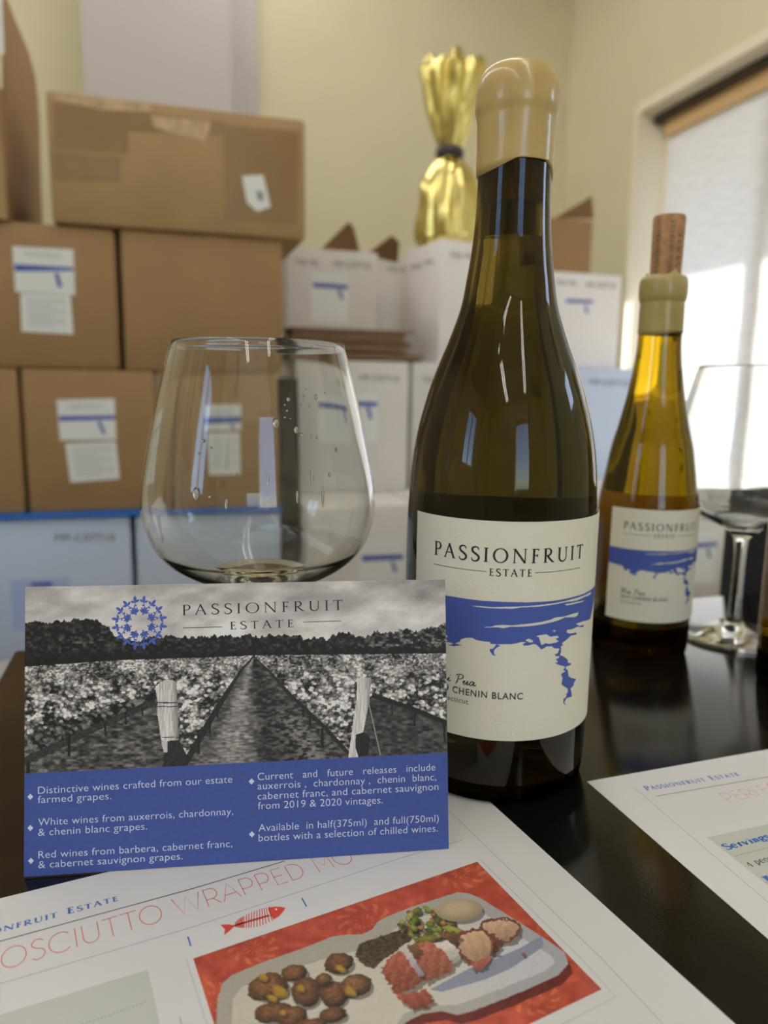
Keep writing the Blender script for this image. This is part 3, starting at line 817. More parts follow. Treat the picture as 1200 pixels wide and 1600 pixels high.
# right-hand cartons
VN = 2.05
N_ = carton('skylight-tinted white carton with black stencil number between the two wine bottles', 1.06, 1.47, VN, 2.36, Z4 + .0005, uz(950, 575, VN)[1], M['white_skylit'])
stencil(N_, 'MP-C07710', (921, 601), (981, 604), 9, VN)
zN = uz(950, 575, VN)[1]; VM = 2.10
M_ = carton('white carton with blue band and stencil line right of the large bottle neck', 1.09, uz(968, 500, VM)[0], VM, 2.36, zN + .001, uz(900, 426, VM)[1], M['white_lit'], r=.004)
stencil(M_, '750 ML', (869, 445), (901, 447), 8, VM)
stencil(M_, 'MP-C07710', (916, 449), (961, 451), 8, VM)
decal('blue_band', [(885, 467), (926, 469), (926, 474), (885, 473)], VM, M['blueink'], M_)
decal('blue_drip', [(913, 477), (917, 477), (919, 490), (916, 490)], VM, M['blueink'], M_)
zM = uz(900, 426, VM)[1]
VP = 2.16
P_ = carton('small open brown carton with raised flap, just right of the large bottle neck', 1.125, uz(925, 380, VP)[0], VP, 2.33, zM + .001, uz(900, 343, VP)[1], M['card'], r=.003)
f_ = MB(); f_.slab([on_v(x, y, VP + .004) for x, y in ((866, 341), (925, 306), (928, 342))], VV, .004); obj('flap', f_, M['cardin'], P_)

# gold foil gift bag on the bright white carton
gc = L0 + lx * .105 + ly * .095; gz = zLt
vg = gc.dot(VV)
gp = on_v(701, 300, vg); GX, GY = gp.x, gp.y
gk = (Vector((GX, GY, CAMZ)) - EYE).dot(_F0) / F         # metres per pixel there
zat = lambda y: on_v(701, y, vg).z
bag = thing('gift_bag', 'gold foil gift bag tied at the neck, standing on the bright white carton', 'bag', (GX, GY, gz))
prof = []
for y, w in ((380, 86), (360, 90), (330, 88), (300, 86), (280, 76), (262, 54), (250, 34), (243, 27), (236, 27), (228, 36), (205, 52), (175, 66), (150, 76), (125, 86), (112, 88), (100, 80)):
    prof.append((w / 2 * gk, max(zat(y), gz + .0008)))
prof[0] = (prof[0][0], gz + .0008)
rr = random.Random(11)
ph = [rr.uniform(0, 6.28) for _ in range(6)]
def pleat(th, z):
    f = (z - gz) / (prof[-1][1] - gz)
    a = .05 + .05 * max(0, f - .45) / .55
    return 1 + a * math.sin(9 * th + ph[0] + 5 * f) + .05 * math.sin(17 * th + ph[1] - 7 * f) + .04 * math.sin(4 * th + 21 * f + ph[2])
g_ = MB(); dense = []
for (r0, z0), (r1, z1) in zip(prof[:-1], prof[1:]):
    for t in (0, .5): dense.append((r0 + (r1 - r0) * t, z0 + (z1 - z0) * t))
dense.append(prof[-1])
nd = len(dense)
g_.lathe([(0, gz + .0008)] + dense, GX, GY, 120, rfun=pleat, zfun=lambda th, i, z: z + ((.010 * math.sin(5 * th + 1) + .007 * math.sin(11 * th)) * max(0, (i - nd + 5) / 5) if i > nd - 5 else 0))
obj('foil', g_, M['gold'], bag, smooth=True)
tie = MB(); R_ = 21 * gk
tie.lathe([(R_ * .85, zat(247)), (R_, zat(244)), (R_, zat(235)), (R_ * .85, zat(232))], GX, GY, 40); obj('ribbon', tie, M['tie'], bag, smooth=True)

# black chair beyond the table
vc = .55
cu = uz(1133, 880, vc + .05)[0] - .016; ctop = uz(1180, 768, vc)[1]
ch = thing('chair', 'black upholstered chair backed against the far table edge behind the second wine glass', 'chair', room(cu + .23, vc + .25, FLOOR_Z), rz=PHI)
rounded('backrest', room(cu, vc, -.21), UU * .46, VV * .05, (0, 0, ctop + .21), .022, M['black'], ch, seg=4)
rounded('seat', room(cu + .01, vc + .02, -.33), UU * .44, VV * .42, (0, 0, .07), .02, M['black'], ch, seg=3)
for a, b in ((.03, .40), (.43, .40), (.03, .03), (.43, .03)):
    l = MB(); l.tube([room(cu + a, vc + b, FLOOR_Z), room(cu + a, vc + b, -.20 if b < .1 else -.32)], .012, 12); obj('leg', l, M['blackmetal'], ch, smooth=True)

# ================================================================== the table
TU0, TU1, TV0, TV1 = -.098, 1.12, -.42, .513
tb = thing('table', 'black table top carrying the bottles, the wine glasses and the leaflets', 'table', room((TU0 + TU1) / 2, (TV0 + TV1) / 2, FLOOR_Z), rz=PHI)
rounded('tabletop', room(TU0, TV0, -.032), UU * (TU1 - TU0), VV * (TV1 - TV0), (0, 0, .032), .003, M['table'], tb, seg=3)
for u, v in ((TU0 + .05, TV0 + .05), (TU1 - .09, TV0 + .05), (TU0 + .05, TV1 - .09), (TU1 - .09, TV1 - .09)):
    l = MB(); l.box(room(u, v, FLOOR_Z), UU * .04, VV * .04, (0, 0, -.032 - FLOOR_Z)); obj('leg', l, M['blackmetal'], tb)

# ------------------------------------------------------------------ leaflets on the table
PT = .00028
def sheet(label, O, yaw, w, h, corner):
    e1 = Vector((math.cos(yaw), math.sin(yaw), 0)); e2 = Vector((-math.sin(yaw), math.cos(yaw), 0))
    O = Vector(O)
    if corner == 'TR': O = O - e1 * w
    O = O - e2 * h                                    # bottom left corner
    t = thing('leaflet', label, 'leaflet', O + e1 * w / 2 + e2 * h / 2 + Vector((0, 0, .0001)), rz=yaw)
    b = MB(); b.box(O + Vector((0, 0, .0001)), e1 * w, e2 * h, (0, 0, PT - .0001)); obj('paper', b, M['paper'], t)
    return t, Plane2(O + Vector((0, 0, PT)), e1, e2, .00006)
def shape_on(pl, name, material, parent, strokes=(), polys=(), k=1.0):
    """strokes: (list of pixels, width in mm); polys: lists of pixels"""
    g = Flat()
    for pts, w in strokes: g.stroke([pl.at(*p) for p in pts], w / 1000)
    for p in polys: g.poly([pl.at(*q) for q in p])
    return flat_on(name, g, lambda x, y: pl.w(x, y, k), material, parent)
def prefixed(pl, name, full, part, fn, pA, pB, pTop, material, parent, k=1.0):
    """place a whole line from the pixels of one part of it; full = prefix + part + suffix"""
    i = full.index(part)
    wp = fn(part)[1]; w0 = fn(full[:i] + part)[1] - wp if i else 0.0
    g, wf = fn(full)
    A, B, T = Vector(pl.at(*pA)), Vector(pl.at(*pB)), Vector(pl.at(*pTop))
    d = (B - A); s = d.length / wp; d.normalize(); n = Vector((-d.y, d.x)); cap = (T - A).dot(n)
    return pl.text(name, (g, wf), A - d * (w0 * s), A + d * ((wf - w0) * s), cap, material, parent, k)

top = (Vector((-.1169, .2321, 0)), math.radians(24.9)); rgt = (Vector((.0704, .241, 0)), math.radians(-64.0))
d1 = Vector((math.cos(top[1]), math.sin(top[1]))); d2 = Vector((math.cos(rgt[1]), math.sin(rgt[1])))
rhs = (rgt[0] - top[0]).to_2d(); det = d1.x * -d2.y + d2.x * d1.y
s_ = (rhs.x * -d2.y + d2.x * rhs.y) / det
cTR = top[0].to_2d() + d1 * s_
leaf, P1 = sheet('white recipe leaflet in the foreground with a red food photo and fish emblem', (cTR.x, cTR.y, 0), math.radians(25.4), .2159, .2794, 'TR')
smallcaps = lambda s: serif_text(s, .16, 1.5, .8)
prefixed(P1, 'letterhead', 'Passionfruit Estate', 'Estate', smallcaps, (105, 1429), (184.5, 1407.5), (103.5, 1419.5), M['headblue'], leaf)
shape_on(P1, 'ruled_line', M['dimink'], leaf, [([(-60, 1487), (0, 1471), (150, 1430), (300, 1389), (445, 1345.5)], .42)])
shape_on(P1, 'ruled_line', M['greyink'], leaf, [([(-60, 1556), (0, 1537.5), (300, 1449), (629, 1340), (722, 1313)], .17)])
shape_on(P1, 'ruled_line', M['greyink'], leaf, [([(702.5, 1267.5), (942, 1500), (1036, 1600)], .15)])
def mono(ch):
    """thin even strokes, wide round capitals"""
    g = Flat(); W = .04
    S = {'O': ([arc(.5, .5, .48, .5, 0, 360, 40)], 1.08), 'S': ([spline([(.56, .86), (.46, .97), (.28, .99), (.13, .88), (.11, .72), (.24, .58), (.42, .5), (.57, .38), (.58, .2), (.46, .04), (.26, 0), (.08, .1)], 5)], .72),
         'C': ([arc(.5, .5, .48, .5, 45, 315, 34)], .98), 'I': ([[(.1, 0), (.1, 1)]], .26), 'U': ([[(.1, 1), (.1, .38)] + arc(.43, .37, .33, .37, 180, 360, 20) + [(.76, .38), (.76, 1)]], .92),
         'T': ([[(.36, 0), (.36, 1)], [(0, .98), (.72, .98)]], .76), 'W': ([[(.02, 1), (.36, 0), (.66, .95), (.98, 0), (1.3, 1)]], 1.38),
         'R': ([[(.1, 0), (.1, 1)], [(.1, .98), (.4, .98)] + arc(.42, .68, .26, .3, 90, -90, 14) + [(.1, .38)], [(.42, .38), (.7, 0)]], .82),
         'P': ([[(.1, 0), (.1, 1)], [(.1, .98), (.4, .98)] + arc(.42, .68, .26, .3, 90, -90, 14) + [(.1, .38)]], .80),
         'A': ([[(.0, 0), (.42, 1), (.84, 0)], [(.15, .33), (.69, .33)]], .90), 'E': ([[(.62, .02), (.1, .02), (.1, .98), (.6, .98)], [(.1, .52), (.54, .52)]], .74),
         'D': ([[(.1, .02), (.1, .98), (.36, .98)] + arc(.36, .5, .46, .48, 90, -90, 24) + [(.1, .02)]], .98), 'M': ([[(.1, 0), (.1, 1), (.5, .34), (.9, 1), (.9, 0)]], 1.06),
         'F': ([[(.1, 0), (.1, .98), (.58, .98)], [(.1, .5), (.52, .5)]], .68), ' ': ([], .42)}
    st, adv = S[ch]
    for p in st: g.stroke(p, W)
    return g, adv
def mono_text(s):
    g = Flat(); x = 0
    for ch in s:
        gl, a = mono(ch); g.merge(gl, 1, 1, x, 0); x += a + .03
    return g, x
prefixed(P1, 'title', 'PROSCIUTTO WRAPPED MO', 'OSCIUTTO WRAPPED M', mono_text, (1.5, 1517), (528, 1354.5), (-6, 1487), M['redink'], leaf)
for a, b in (((293.6, 1463.6), (298, 1478.4)), ((471.6, 1403.4), (479, 1417))):
    shape_on(P1, 'tick_mark', M['servblue'], leaf, [([a, b], .5)])
# fish emblem
Q = lambda x, y: (280 + x / 5, 1380 + y / 5)
fs_ = [([Q(430, 333), Q(705, 252)], .85)]
U_ = [(440, 302), (470, 278), (500, 260), (570, 225), (640, 200), (697, 190)]; D_l = [(442, 345), (475, 349), (505, 350), (565, 348), (645, 333), (727, 293)]
for i in range(18):
    f = i / 17 * 5; j = min(int(f), 4); t = f - j
    a = Q(U_[j][0] + (U_[j + 1][0] - U_[j][0]) * t, U_[j][1] + (U_[j + 1][1] - U_[j][1]) * t)
    b = Q(D_l[j][0] + (D_l[j + 1][0] - D_l[j][0]) * t, D_l[j][1] + (D_l[j + 1][1] - D_l[j][1]) * t)
    fs_.append(([a, b], .30))
shape_on(P1, 'fish_emblem', M['fishred'], leaf, fs_, [[Q(320, 325), Q(380, 322), Q(437, 330), Q(395, 372), Q(350, 408), Q(358, 362)],
    [Q(693, 190), Q(750, 184), Q(800, 186), Q(830, 195), Q(815, 220), Q(785, 255), Q(738, 285), Q(715, 250)]])
shape_on(P1, 'fish_eye', M['paper'], leaf, [], [[Q(757 + 9 * math.cos(a * .7), 206 + 7 * math.sin(a * .7)) for a in range(9)]], 2)
shape_on(P1, 'sage_panel', M['sage'], leaf, [], [[(-40, 1598), (231, 1515), (250, 1600), (258, 1640), (-30, 1700)]])
dots = [([(135 + 91 * i / 15 - .9, 1598.7 - 31.2 * i / 15 + .3), (135 + 91 * i / 15 + .9, 1598.7 - 31.2 * i / 15 - .3)], .3) for i in range(-6, 16)]
shape_on(P1, 'dotted_line', M['dimink'], leaf, dots, (), 2)
shape_on(P1, 'ruled_line', M['greyink'], leaf, [([(280.5, 1589.5), (288, 1615)], .2)])
shape_on(P1, 'photo_border', M['lightgreyink'], leaf, [([(291, 1498), (323, 1600), (335, 1640)], .4)])
shape_on(P1, 'photo_border', M['lightgreyink'], leaf, [([(750, 1343), (910, 1500), (962, 1558), (880, 1600), (800, 1640)], .45)])
aTL, aTR, aBR = P1.at(302, 1498), P1.at(745.5, 1346.7), P1.at(940, 1546)
vTL, vTR, vBR = P1.w(*aTL), P1.w(*aTR), P1.w(*aBR)
def food(px, py):
    X, Y = px, py
    n1 = fbm(X / 14, Y / 9, 5); n2 = fbm(X / 3.2 + 50, Y / 2.4, 3); n3 = fbm(X / 45 + 9, Y / 30, 3)
    col = np.zeros(X.shape + (3,))
    base = np.array([206, 74, 48.]); col[:] = base
    col += ((n1 - .5) * 60 + (n3 - .5) * 50)[:, None] * np.array([1, .7, .5])
    # tone on tone blossoms
    for cx, cy, r in ((570, 1440, 52), (720, 1362, 40), (880, 1440, 46), (395, 1480, 40), (835, 1560, 40), (330, 1560, 40)):
        dx, dy = (X - cx), (Y - cy) * 1.5; rr_ = np.hypot(dx, dy); th = np.arctan2(dy, dx)
        p = (np.sin(th * 11 + rr_ / 5) > .35) & (rr_ < r) & (rr_ > r * .2) & (np.sin(rr_ / 4.5) > -.4)
        col[p] += np.array([16, 34, 14])
    col -= (sstep(880, 960, X) * 26)[:, None] * np.array([1, .3, -.6])
    tray = [(338, 1600), (340, 1560), (348, 1536), (362, 1524), (385, 1514), (420, 1500), (470, 1483), (520, 1463), (545, 1460), (565, 1460), (582, 1452), (590, 1440), (605, 1432), (640, 1418), (690, 1402), (715, 1394), (733, 1396), (752, 1404), (800, 1434), (860, 1472), (882, 1488), (888, 1506), (872, 1524), (800, 1556), (738, 1580), (715, 1586), (690, 1580), (660, 1584), (636, 1596), (628, 1604), (600, 1640), (340, 1640)]
    sh = inpoly(X - 7, Y - 14, tray); col[sh] *= np.array([.55, .42, .55])
    tm = inpoly(X, Y, tray)
    blue = sstep(620, 860, X)
    tcol = np.array([198, 190, 172.]) + (n2 - .5)[:, None] * 14
    tcol = tcol * (1 - blue[:, None]) + (np.array([196, 194, 200.]) + (n2 - .5)[:, None] * 14) * blue[:, None]
    col[tm] = tcol[tm]
    inner = [(362, 1600), (364, 1560), (378, 1542), (440, 1520), (520, 1494), (575, 1482), (600, 1470), (615, 1452), (660, 1432), (718, 1414), (745, 1420), (800, 1456), (860, 1492), (868, 1504), (850, 1518), (780, 1546), (715, 1570), (660, 1572), (630, 1585), (610, 1620), (362, 1620)]
    im = inpoly(X, Y, inner); col[im] = np.clip(col[im] * 1.06 + 8, 0, 230)
    rim = tm & ~im; col[rim] *= .93
    for pts, c in (([(760, 1530), (800, 1512), (836, 1488), (850, 1478), (846, 1462), (815, 1480), (770, 1500), (735, 1512), (672, 1546), (690, 1550)], (146, 150, 174)), ([(655, 1478), (690, 1470), (700, 1490), (660, 1490)], (196, 196, 206))):
        k = inpoly(X, Y, pts); col[k] = np.array(c) + (n2[k] - .5)[:, None] * 16
    def blob(cx, cy, rx, ry, c, rot=0, rough=.25, shade=.5, tex=46, seed=0):
        ca, sa = math.cos(rot), math.sin(rot); dx, dy = X - cx, Y - cy
        a, b = (dx * ca + dy * sa) / rx, (-dx * sa + dy * ca) / ry
        d = np.sqrt(a * a + b * b) + (fbm(X / (rx * .45) + seed, Y / (ry * .45) + seed, 3) - .5) * rough * 2
        k = d < 1
        ks = (np.hypot((dx - 3) / rx, (dy - 4) / ry) < 1.02) & ~k; col[ks] *= .62
        lum = 1 - shade * (sstep(.3, 1.05, d) * .5 + np.clip((a * .3 + b * .7) * .45, -.3, .5))
        v = np.array(c)[None, :] * lum[:, None] + ((fbm(X / 2.6 + seed * 3, Y / 2.2 + seed, 3) - .5) * tex)[:, None]
        col[k] = v[k]; return k
    # smashed potatoes
    P = ((460, 1520, 21, 13, (136, 88, 50)), (418, 1542, 33, 21, (142, 94, 52)), (478, 1550, 24, 24, (132, 86, 52)), (522, 1553, 22, 21, (128, 82, 50)), (555, 1540, 26, 18, (138, 92, 50)), (426, 1582, 30, 16, (132, 84, 48)), (455, 1588, 24, 16, (136, 88, 50)), (520, 1586, 22, 12, (124, 78, 46)), (486, 1601, 28, 10, (126, 80, 46)), (505, 1530, 14, 10, (138, 92, 56)), (529, 1505, 23, 16, (128, 82, 48)))
    for i, (cx, cy, rx, ry, c) in enumerate(P): blob(cx, cy, rx, ry, c, -.2, .16, .8, 60, i * 7.3)
    for i, (cx, cy, rx, ry) in enumerate(((438, 1550, 13, 9), (412, 1528, 8, 6), (425, 1560, 10, 5), (548, 1550, 10, 7), (470, 1545, 7, 6), (532, 1514, 10, 5), (442, 1583, 6, 5))): blob(cx, cy, rx, ry, (190, 142, 40), .5, .3, .4, 40, 60 + i)
    # chopped mushrooms: small dark pieces
    ml = [(555, 1492), (562, 1474), (590, 1464), (616, 1456), (632, 1452), (645, 1464), (640, 1472), (616, 1488), (600, 1500), (584, 1513), (570, 1508), (558, 1500)]
    k = inpoly(X + (n2 - .5) * 8, Y + (n1 - .5) * 8, ml); c = fbm(X / 4, Y / 3, 3)
    col[k] = (np.array([80, 62, 36])[None] * (0.45 + 1.15 * c[:, None]) + (n2[:, None] - .5) * 50)[k]
    # avocado and tomato salsa
    r2 = np.random.RandomState(4)
    sl = [(622, 1440), (640, 1426), (668, 1418), (690, 1424), (712, 1438), (716, 1452), (700, 1462), (676, 1466), (650, 1470), (632, 1460)]
    for i in range(70):
        while True:
            cx, cy = r2.uniform(618, 722), r2.uniform(1416, 1474)
            if inpoly(np.array([cx]), np.array([cy]), sl)[0]: break
        c = [(152, 160, 58), (120, 136, 40), (178, 176, 84), (172, 78, 44), (92, 104, 34), (196, 128, 66)][r2.randint(6)]
        blob(cx, cy, r2.uniform(4, 8), r2.uniform(3, 5), c, r2.uniform(-1, 1), .3, .5, 24, i)
    blob(708, 1453, 17, 5.5, (168, 170, 66), .25, .2, .4, 24, 5); blob(667, 1467, 17, 6, (142, 132, 40), -.1, .2, .4, 24, 8)
    blob(718, 1422, 36, 18, (206, 180, 140), -.05, .05, .28, 14, 3)           # pale sauce
    # sliced meat and ham wrapped rolls
    wx_, wy_ = X + (fbm(X / 6 + 5, Y / 5, 3) - .5) * 9, Y + (fbm(X / 6 + 25, Y / 5 + 9, 3) - .5) * 8
    def patch(pts, c, tex=46, stripe=0.0, edge=None, ang=.6, seed=0, soft=.0):
        q = [(330 + x / 1.905, 1340 + y / 1.905) for x, y in pts]
        cx = sum(p[0] for p in q) / len(q); cy = sum(p[1] for p in q) / len(q)
        k0 = inpoly(wx_ - 4, wy_ - 5, q); k = inpoly(wx_, wy_, q); col[k0 & ~k] *= .6
        sz = max(p[1] for p in q) - min(p[1] for p in q)
        lum = 1 - .38 * np.clip((Y - cy) / sz + (X - cx) / sz * .25, -.35, .8)
        st_ = np.sin((X * math.cos(ang) + Y * math.sin(ang)) / 2.6 + 5 * fbm(X / 12 + seed, Y / 12, 2)) * stripe
        v = np.array(c)[None] * lum[:, None] + (((fbm(X / 3 + seed, Y / 2.4, 3) - .5) * tex) + st_)[:, None] * np.array([1, .85, .75])
        if edge is not None:
            q2 = [(cx + (x - cx) * .84, cy + (y - cy) * .82) for x, y in q]; e_ = k & ~inpoly(wx_, wy_, q2); v[e_] = np.array(edge) + (fbm(X / 2.5, Y / 2.2, 2)[e_, None] - .5) * 60
        col[k] = v[k]
    patch([(798, 195), (830, 180), (870, 176), (905, 186), (922, 205), (916, 234), (890, 252), (862, 262), (835, 250), (805, 222)], (206, 162, 128), 34, 5, (120, 62, 40), .5, 1)
    patch([(800, 240), (840, 225), (868, 250), (852, 282), (815, 290), (790, 265)], (110, 58, 38), 60, 8, None, .9, 2)
    patch([(722, 245), (742, 220), (785, 208), (822, 216), (842, 250), (836, 292), (806, 318), (770, 316), (738, 292)], (208, 164, 126), 38, 6, (132, 66, 42), -.4, 3)
    patch([(770, 318), (828, 290), (830, 306), (806, 334), (780, 336)], (172, 92, 72), 40, 6, None, .3, 4)
    patch([(680, 226), (720, 220), (745, 232), (728, 256), (695, 254)], (112, 72, 44), 70, 0, None, .3, 5)
    patch([(664, 256), (700, 248), (728, 262), (746, 296), (728, 316), (700, 306), (676, 280)], (216, 206, 192), 26, 6, None, 1.2, 6)
    patch([(606, 262), (640, 248), (668, 258), (700, 290), (722, 316), (716, 338), (680, 352), (640, 374), (618, 330), (604, 290)], (172, 92, 66), 52, 10, None, .2, 7)
    patch([(586, 262), (612, 254), (626, 280), (606, 296), (588, 282)], (120, 84, 48), 60, 0, None, .3, 8)
    patch([(504, 330), (528, 304), (562, 276), (590, 290), (618, 330), (634, 366), (600, 392), (556, 408), (524, 372)], (166, 80, 56), 56, 10, None, .5, 9)
    patch([(566, 278), (580, 276), (612, 312), (634, 352), (622, 356), (596, 318)], (190, 172, 180), 26, 5, None, .9, 10)
    patch([(540, 398), (580, 408), (640, 388), (664, 428), (640, 446), (604, 452), (566, 432)], (160, 74, 52), 52, 10, None, -.5, 11)
    blob(818, 1491, 3, 3, (180, 70, 50), 0, .1, .2, 5, 2)
    lum_ = col.mean(1, keepdims=True)
    return srgb2lin((lum_ + (col - lum_) * .84) * .92)
picture('food_photo', food, 500, 330, (vTL, vTR - vTL, vBR - vTR), food, M['photo'], leaf)

leaf2, P2 = sheet('white recipe leaflet on the right, partly out of frame, with pale salmon title', (.0923, .3073, 0), math.radians(18.7), .2159, .2794, 'TL')
P2.textpx('letterhead', smallcaps('Passionfruit Estate'), (1011, 1235.5), (1157, 1212), (1007.5, 1228.5), M['headblue'], leaf2)
shape_on(P2, 'ruled_line', M['greyink'], leaf2, [([(1025, 1244.4), (1200, 1214), (1300, 1197)], .42)])
shape_on(P2, 'ruled_line', M['greyink'], leaf2, [([(993, 1232.5), (1200, 1410), (1330, 1520)], .16)])
prefixed(P2, 'title', 'PERFECT', 'PERF', mono_text, (1140, 1254), (1199, 1241), (1123, 1240), M['paleredink'], leaf2)
sg = Flat(); sx_, sy_ = P2.at(1104.7, 1308.6); sg.rect(sx_, sy_ - .085, sx_ + .062, sy_)
flat_on('sage_panel', sg, lambda x, y: P2.w(x, y), M['sage'], leaf2)
P2.textpx('heading', serif_text('Servings', .02, 1.6), (1136, 1328.5), (1206, 1310), (1129.4, 1319.5), M['servblue'], leaf2, 2)
shape_on(P2, 'dotted_line', M['dimink'], leaf2, [([(1148 + 3.4 * i - .7, 1338 - .85 * i + .2), (1148 + 3.4 * i + .7, 1338 - .85 * i - .2)], .3) for i in range(28)], (), 2)
P2.textpx('small_text', serif_text('4 people', .02, .9), (1170.7, 1355), (1222, 1340), (1165, 1346), M['ink'], leaf2, 2)
P2.textpx('heading', serif_text('I', .02, 1.9), (1201, 1379), (1209, 1377), (1191, 1370), M['servblue'], leaf2, 2)

# ------------------------------------------------------------------ postcard leaning back
CY, CL = .1316, .1982
ce1 = Vector((math.cos(CY), math.sin(CY), 0)); cn = Vector((-math.sin(CY), math.cos(CY), 0))
ce2 = Vector((0, 0, math.cos(CL))) + cn * math.sin(CL)
CO = Vector((-.1247, .2363, PT + .0002)); CW, CH = .1524, .1016
card = thing('postcard', 'vineyard postcard with blue text panel propped upright in the foreground', 'postcard', CO + ce1 * CW / 2, rz=CY)
cnrm = ce1.cross(ce2)                                   # faces the viewer
cb = MB(); cb.box(CO, ce1 * CW, ce2 * CH, -cnrm * .0005); obj('card', cb, M['cardstock'], card)
pr = MB(); tp = CO + ce1 * (CW / 2 - .018) + ce2 * (CH * .8) - cnrm * .0006; ft = Vector((tp.x, tp.y, PT + .0002)) + cn * .012
pr.slab([tp, tp + ce1 * .036, ft + ce1 * .036, ft], cn, .0005); obj('easel_back', pr, M['cardstock'], card)
PC = Plane2(CO, ce1, ce2, .00006)
bl_, br_ = PC.at(38.5, 1211), PC.at(698, 1174)
yb = (bl_[1] + br_[1]) / 2
pn = MB(); pn.add([PC.w(0, 0), PC.w(CW, 0), PC.w(CW, yb), PC.w(0, yb)], [(0, 1, 2, 3)]); obj('blue_panel', pn, M['cardblue'], card)
def vineyard(px, py):
    X, Y = px, py
    n = fbm(X / 60, Y / 26 + X / 300, 5); nf = fbm(X / 2.2, Y / 2.0, 2)
    sky_ = 178 + (n - .5) * 120 + 26 * sstep(930, 1000, Y) + (nf - .5) * 10 - 26 * sstep(560, 690, X) * (1 - sstep(930, 960, Y))
    g = sky_
    tl = np.interp(X, [38, 59, 95, 122, 152, 170, 182, 215, 260, 290, 380, 405, 450, 486, 510, 528, 552, 567, 588, 630, 660, 693], [974, 971, 972, 967, 970, 979, 997, 1000, 994, 995, 993, 994, 993, 997, 998, 989, 989, 996, 989, 985, 983, 975])
    tl = tl + (fbm(X / 5, X * 0 + 3, 4) - .5) * 12
    hz_ = np.interp(X, [38, 170, 380, 396, 694], [1042, 1032.5, 1025, 1024, 1021])
    tr = (Y > tl) & (Y < hz_)
    tex = fbm(X / 5.5, Y / 4, 4)
    lightR = sstep(520, 660, X) * .8 + .35 * np.exp(-((X - 130) / 45) ** 2 - ((Y - 1008) / 14) ** 2)
    tv = 16 + np.clip(tex - .42, 0, 1) * (150 + 300 * lightR) * (1 - sstep(.55, .95, (Y - tl) / (hz_ - tl + 1e-6)) * .8)
    g = np.where(tr, tv, g)
    below = Y >= hz_
    dy = np.clip(Y - hz_, 0.5, None)
    # leaves: a cellular texture that opens out towards the viewer
    far = 1 - sstep(6, 45, dy)
    def cells(sx, sy, o):
        x_, y_ = X / sx + o, Y / sy + o; xi, yi = np.floor(x_).astype(int), np.floor(y_).astype(int)
        best = np.full(X.shape, 9.0); val = np.zeros(X.shape)
        for i in (-1, 0, 1):
            for j in (-1, 0, 1):
                a_, b_ = (xi + i), (yi + j); k1 = _lat[a_ & 255, b_ & 255]; k2 = _lat[(a_ + 91) & 255, (b_ + 37) & 255]; k3 = _lat[(a_ + 13) & 255, (b_ + 171) & 255]
                d_ = np.hypot(x_ - (xi + i + k1), y_ - (yi + j + k2)); m_ = d_ < best
                best = np.where(m_, d_, best); val = np.where(m_, k3, val)
        return best, val
    d1_, v1_ = cells(6.2, 4.6, 3.3); d2_, v2_ = cells(3.2, 2.4, 41.7)
    near = v1_ * 205 - d1_ * 95 + (v2_ - .5) * 60
    farv = v2_ * 150 - d2_ * 60 + 25
    big = fbm(X / 20 + 40, Y / 12, 3)
    lv = 50 + near * (1 - far) + farv * far + (big - .5) * 240
    lv = np.clip(lv, 14, 228)
    g = np.where(below, lv, g)
    # mown aisle between the rows
    xl = np.interp(Y, [1025, 1046, 1196, 1215], [396, 377, 290, 279]); xr = np.interp(Y, [1025, 1049, 1085, 1136, 1175, 1215], [397, 421, 450, 504, 540, 585])
    ais = below & (X > xl) & (X < xr)
    gn_ = fbm(X / 7, Y / 3, 4)
    f = (X - xl) / (xr - xl + 1e-6)
    av = 66 + (gn_ - .5) * 130 + 84 * np.exp(-((f - .27) / .16) ** 2) * (.35 + .9 * fbm(X / 14 + 3, Y / 2.2, 2)) - 26 * np.exp(-((f - .55) / .2) ** 2) + 40 * np.exp(-((f - .75) / .15) ** 2) * sstep(1090, 1130, Y) * (gn_ > .5)
    g = np.where(ais, np.clip(av, 22, 170), g)
    dk = below & (((X > xl - 7 * sstep(1025, 1120, Y) - 1) & (X < xl + 3)) | ((X < xr + 6 * sstep(1025, 1100, Y) + 1) & (X > xr - 2)))
    g = np.where(dk, 24 + nf * 22, g)
    # grass under the left block and under the right block
    lo = inpoly(X, Y, [(36, 1190), (150, 1138), (243, 1099), (252, 1158), (292, 1198), (292, 1230), (30, 1230)])
    g = np.where(lo, np.clip(74 + (fbm(X / 9, Y / 4, 4) - .5) * 170, 18, 175), g)
    ed = inpoly(X, Y, [(36, 1184), (150, 1132), (243, 1090), (243, 1101), (150, 1143), (36, 1198)]); g = np.where(ed, 28 + nf * 40, g)
    hi = inpoly(X, Y, [(36, 1150), (150, 1112), (243, 1080), (243, 1092), (150, 1132), (36, 1184)]); g = np.where(hi, g * .55, g)
    ro = inpoly(X, Y, [(572, 1090), (585, 1086), (640, 1106), (700, 1132), (700, 1215), (545, 1215), (560, 1150)])
    g = np.where(ro, np.clip(58 + (fbm(X / 8, Y / 4, 4) - .5) * 120, 16, 150), g)
    ed = inpoly(X, Y, [(582, 1082), (640, 1102), (700, 1126), (700, 1134), (640, 1110), (580, 1090)]); g = np.where(ed, 26, g)
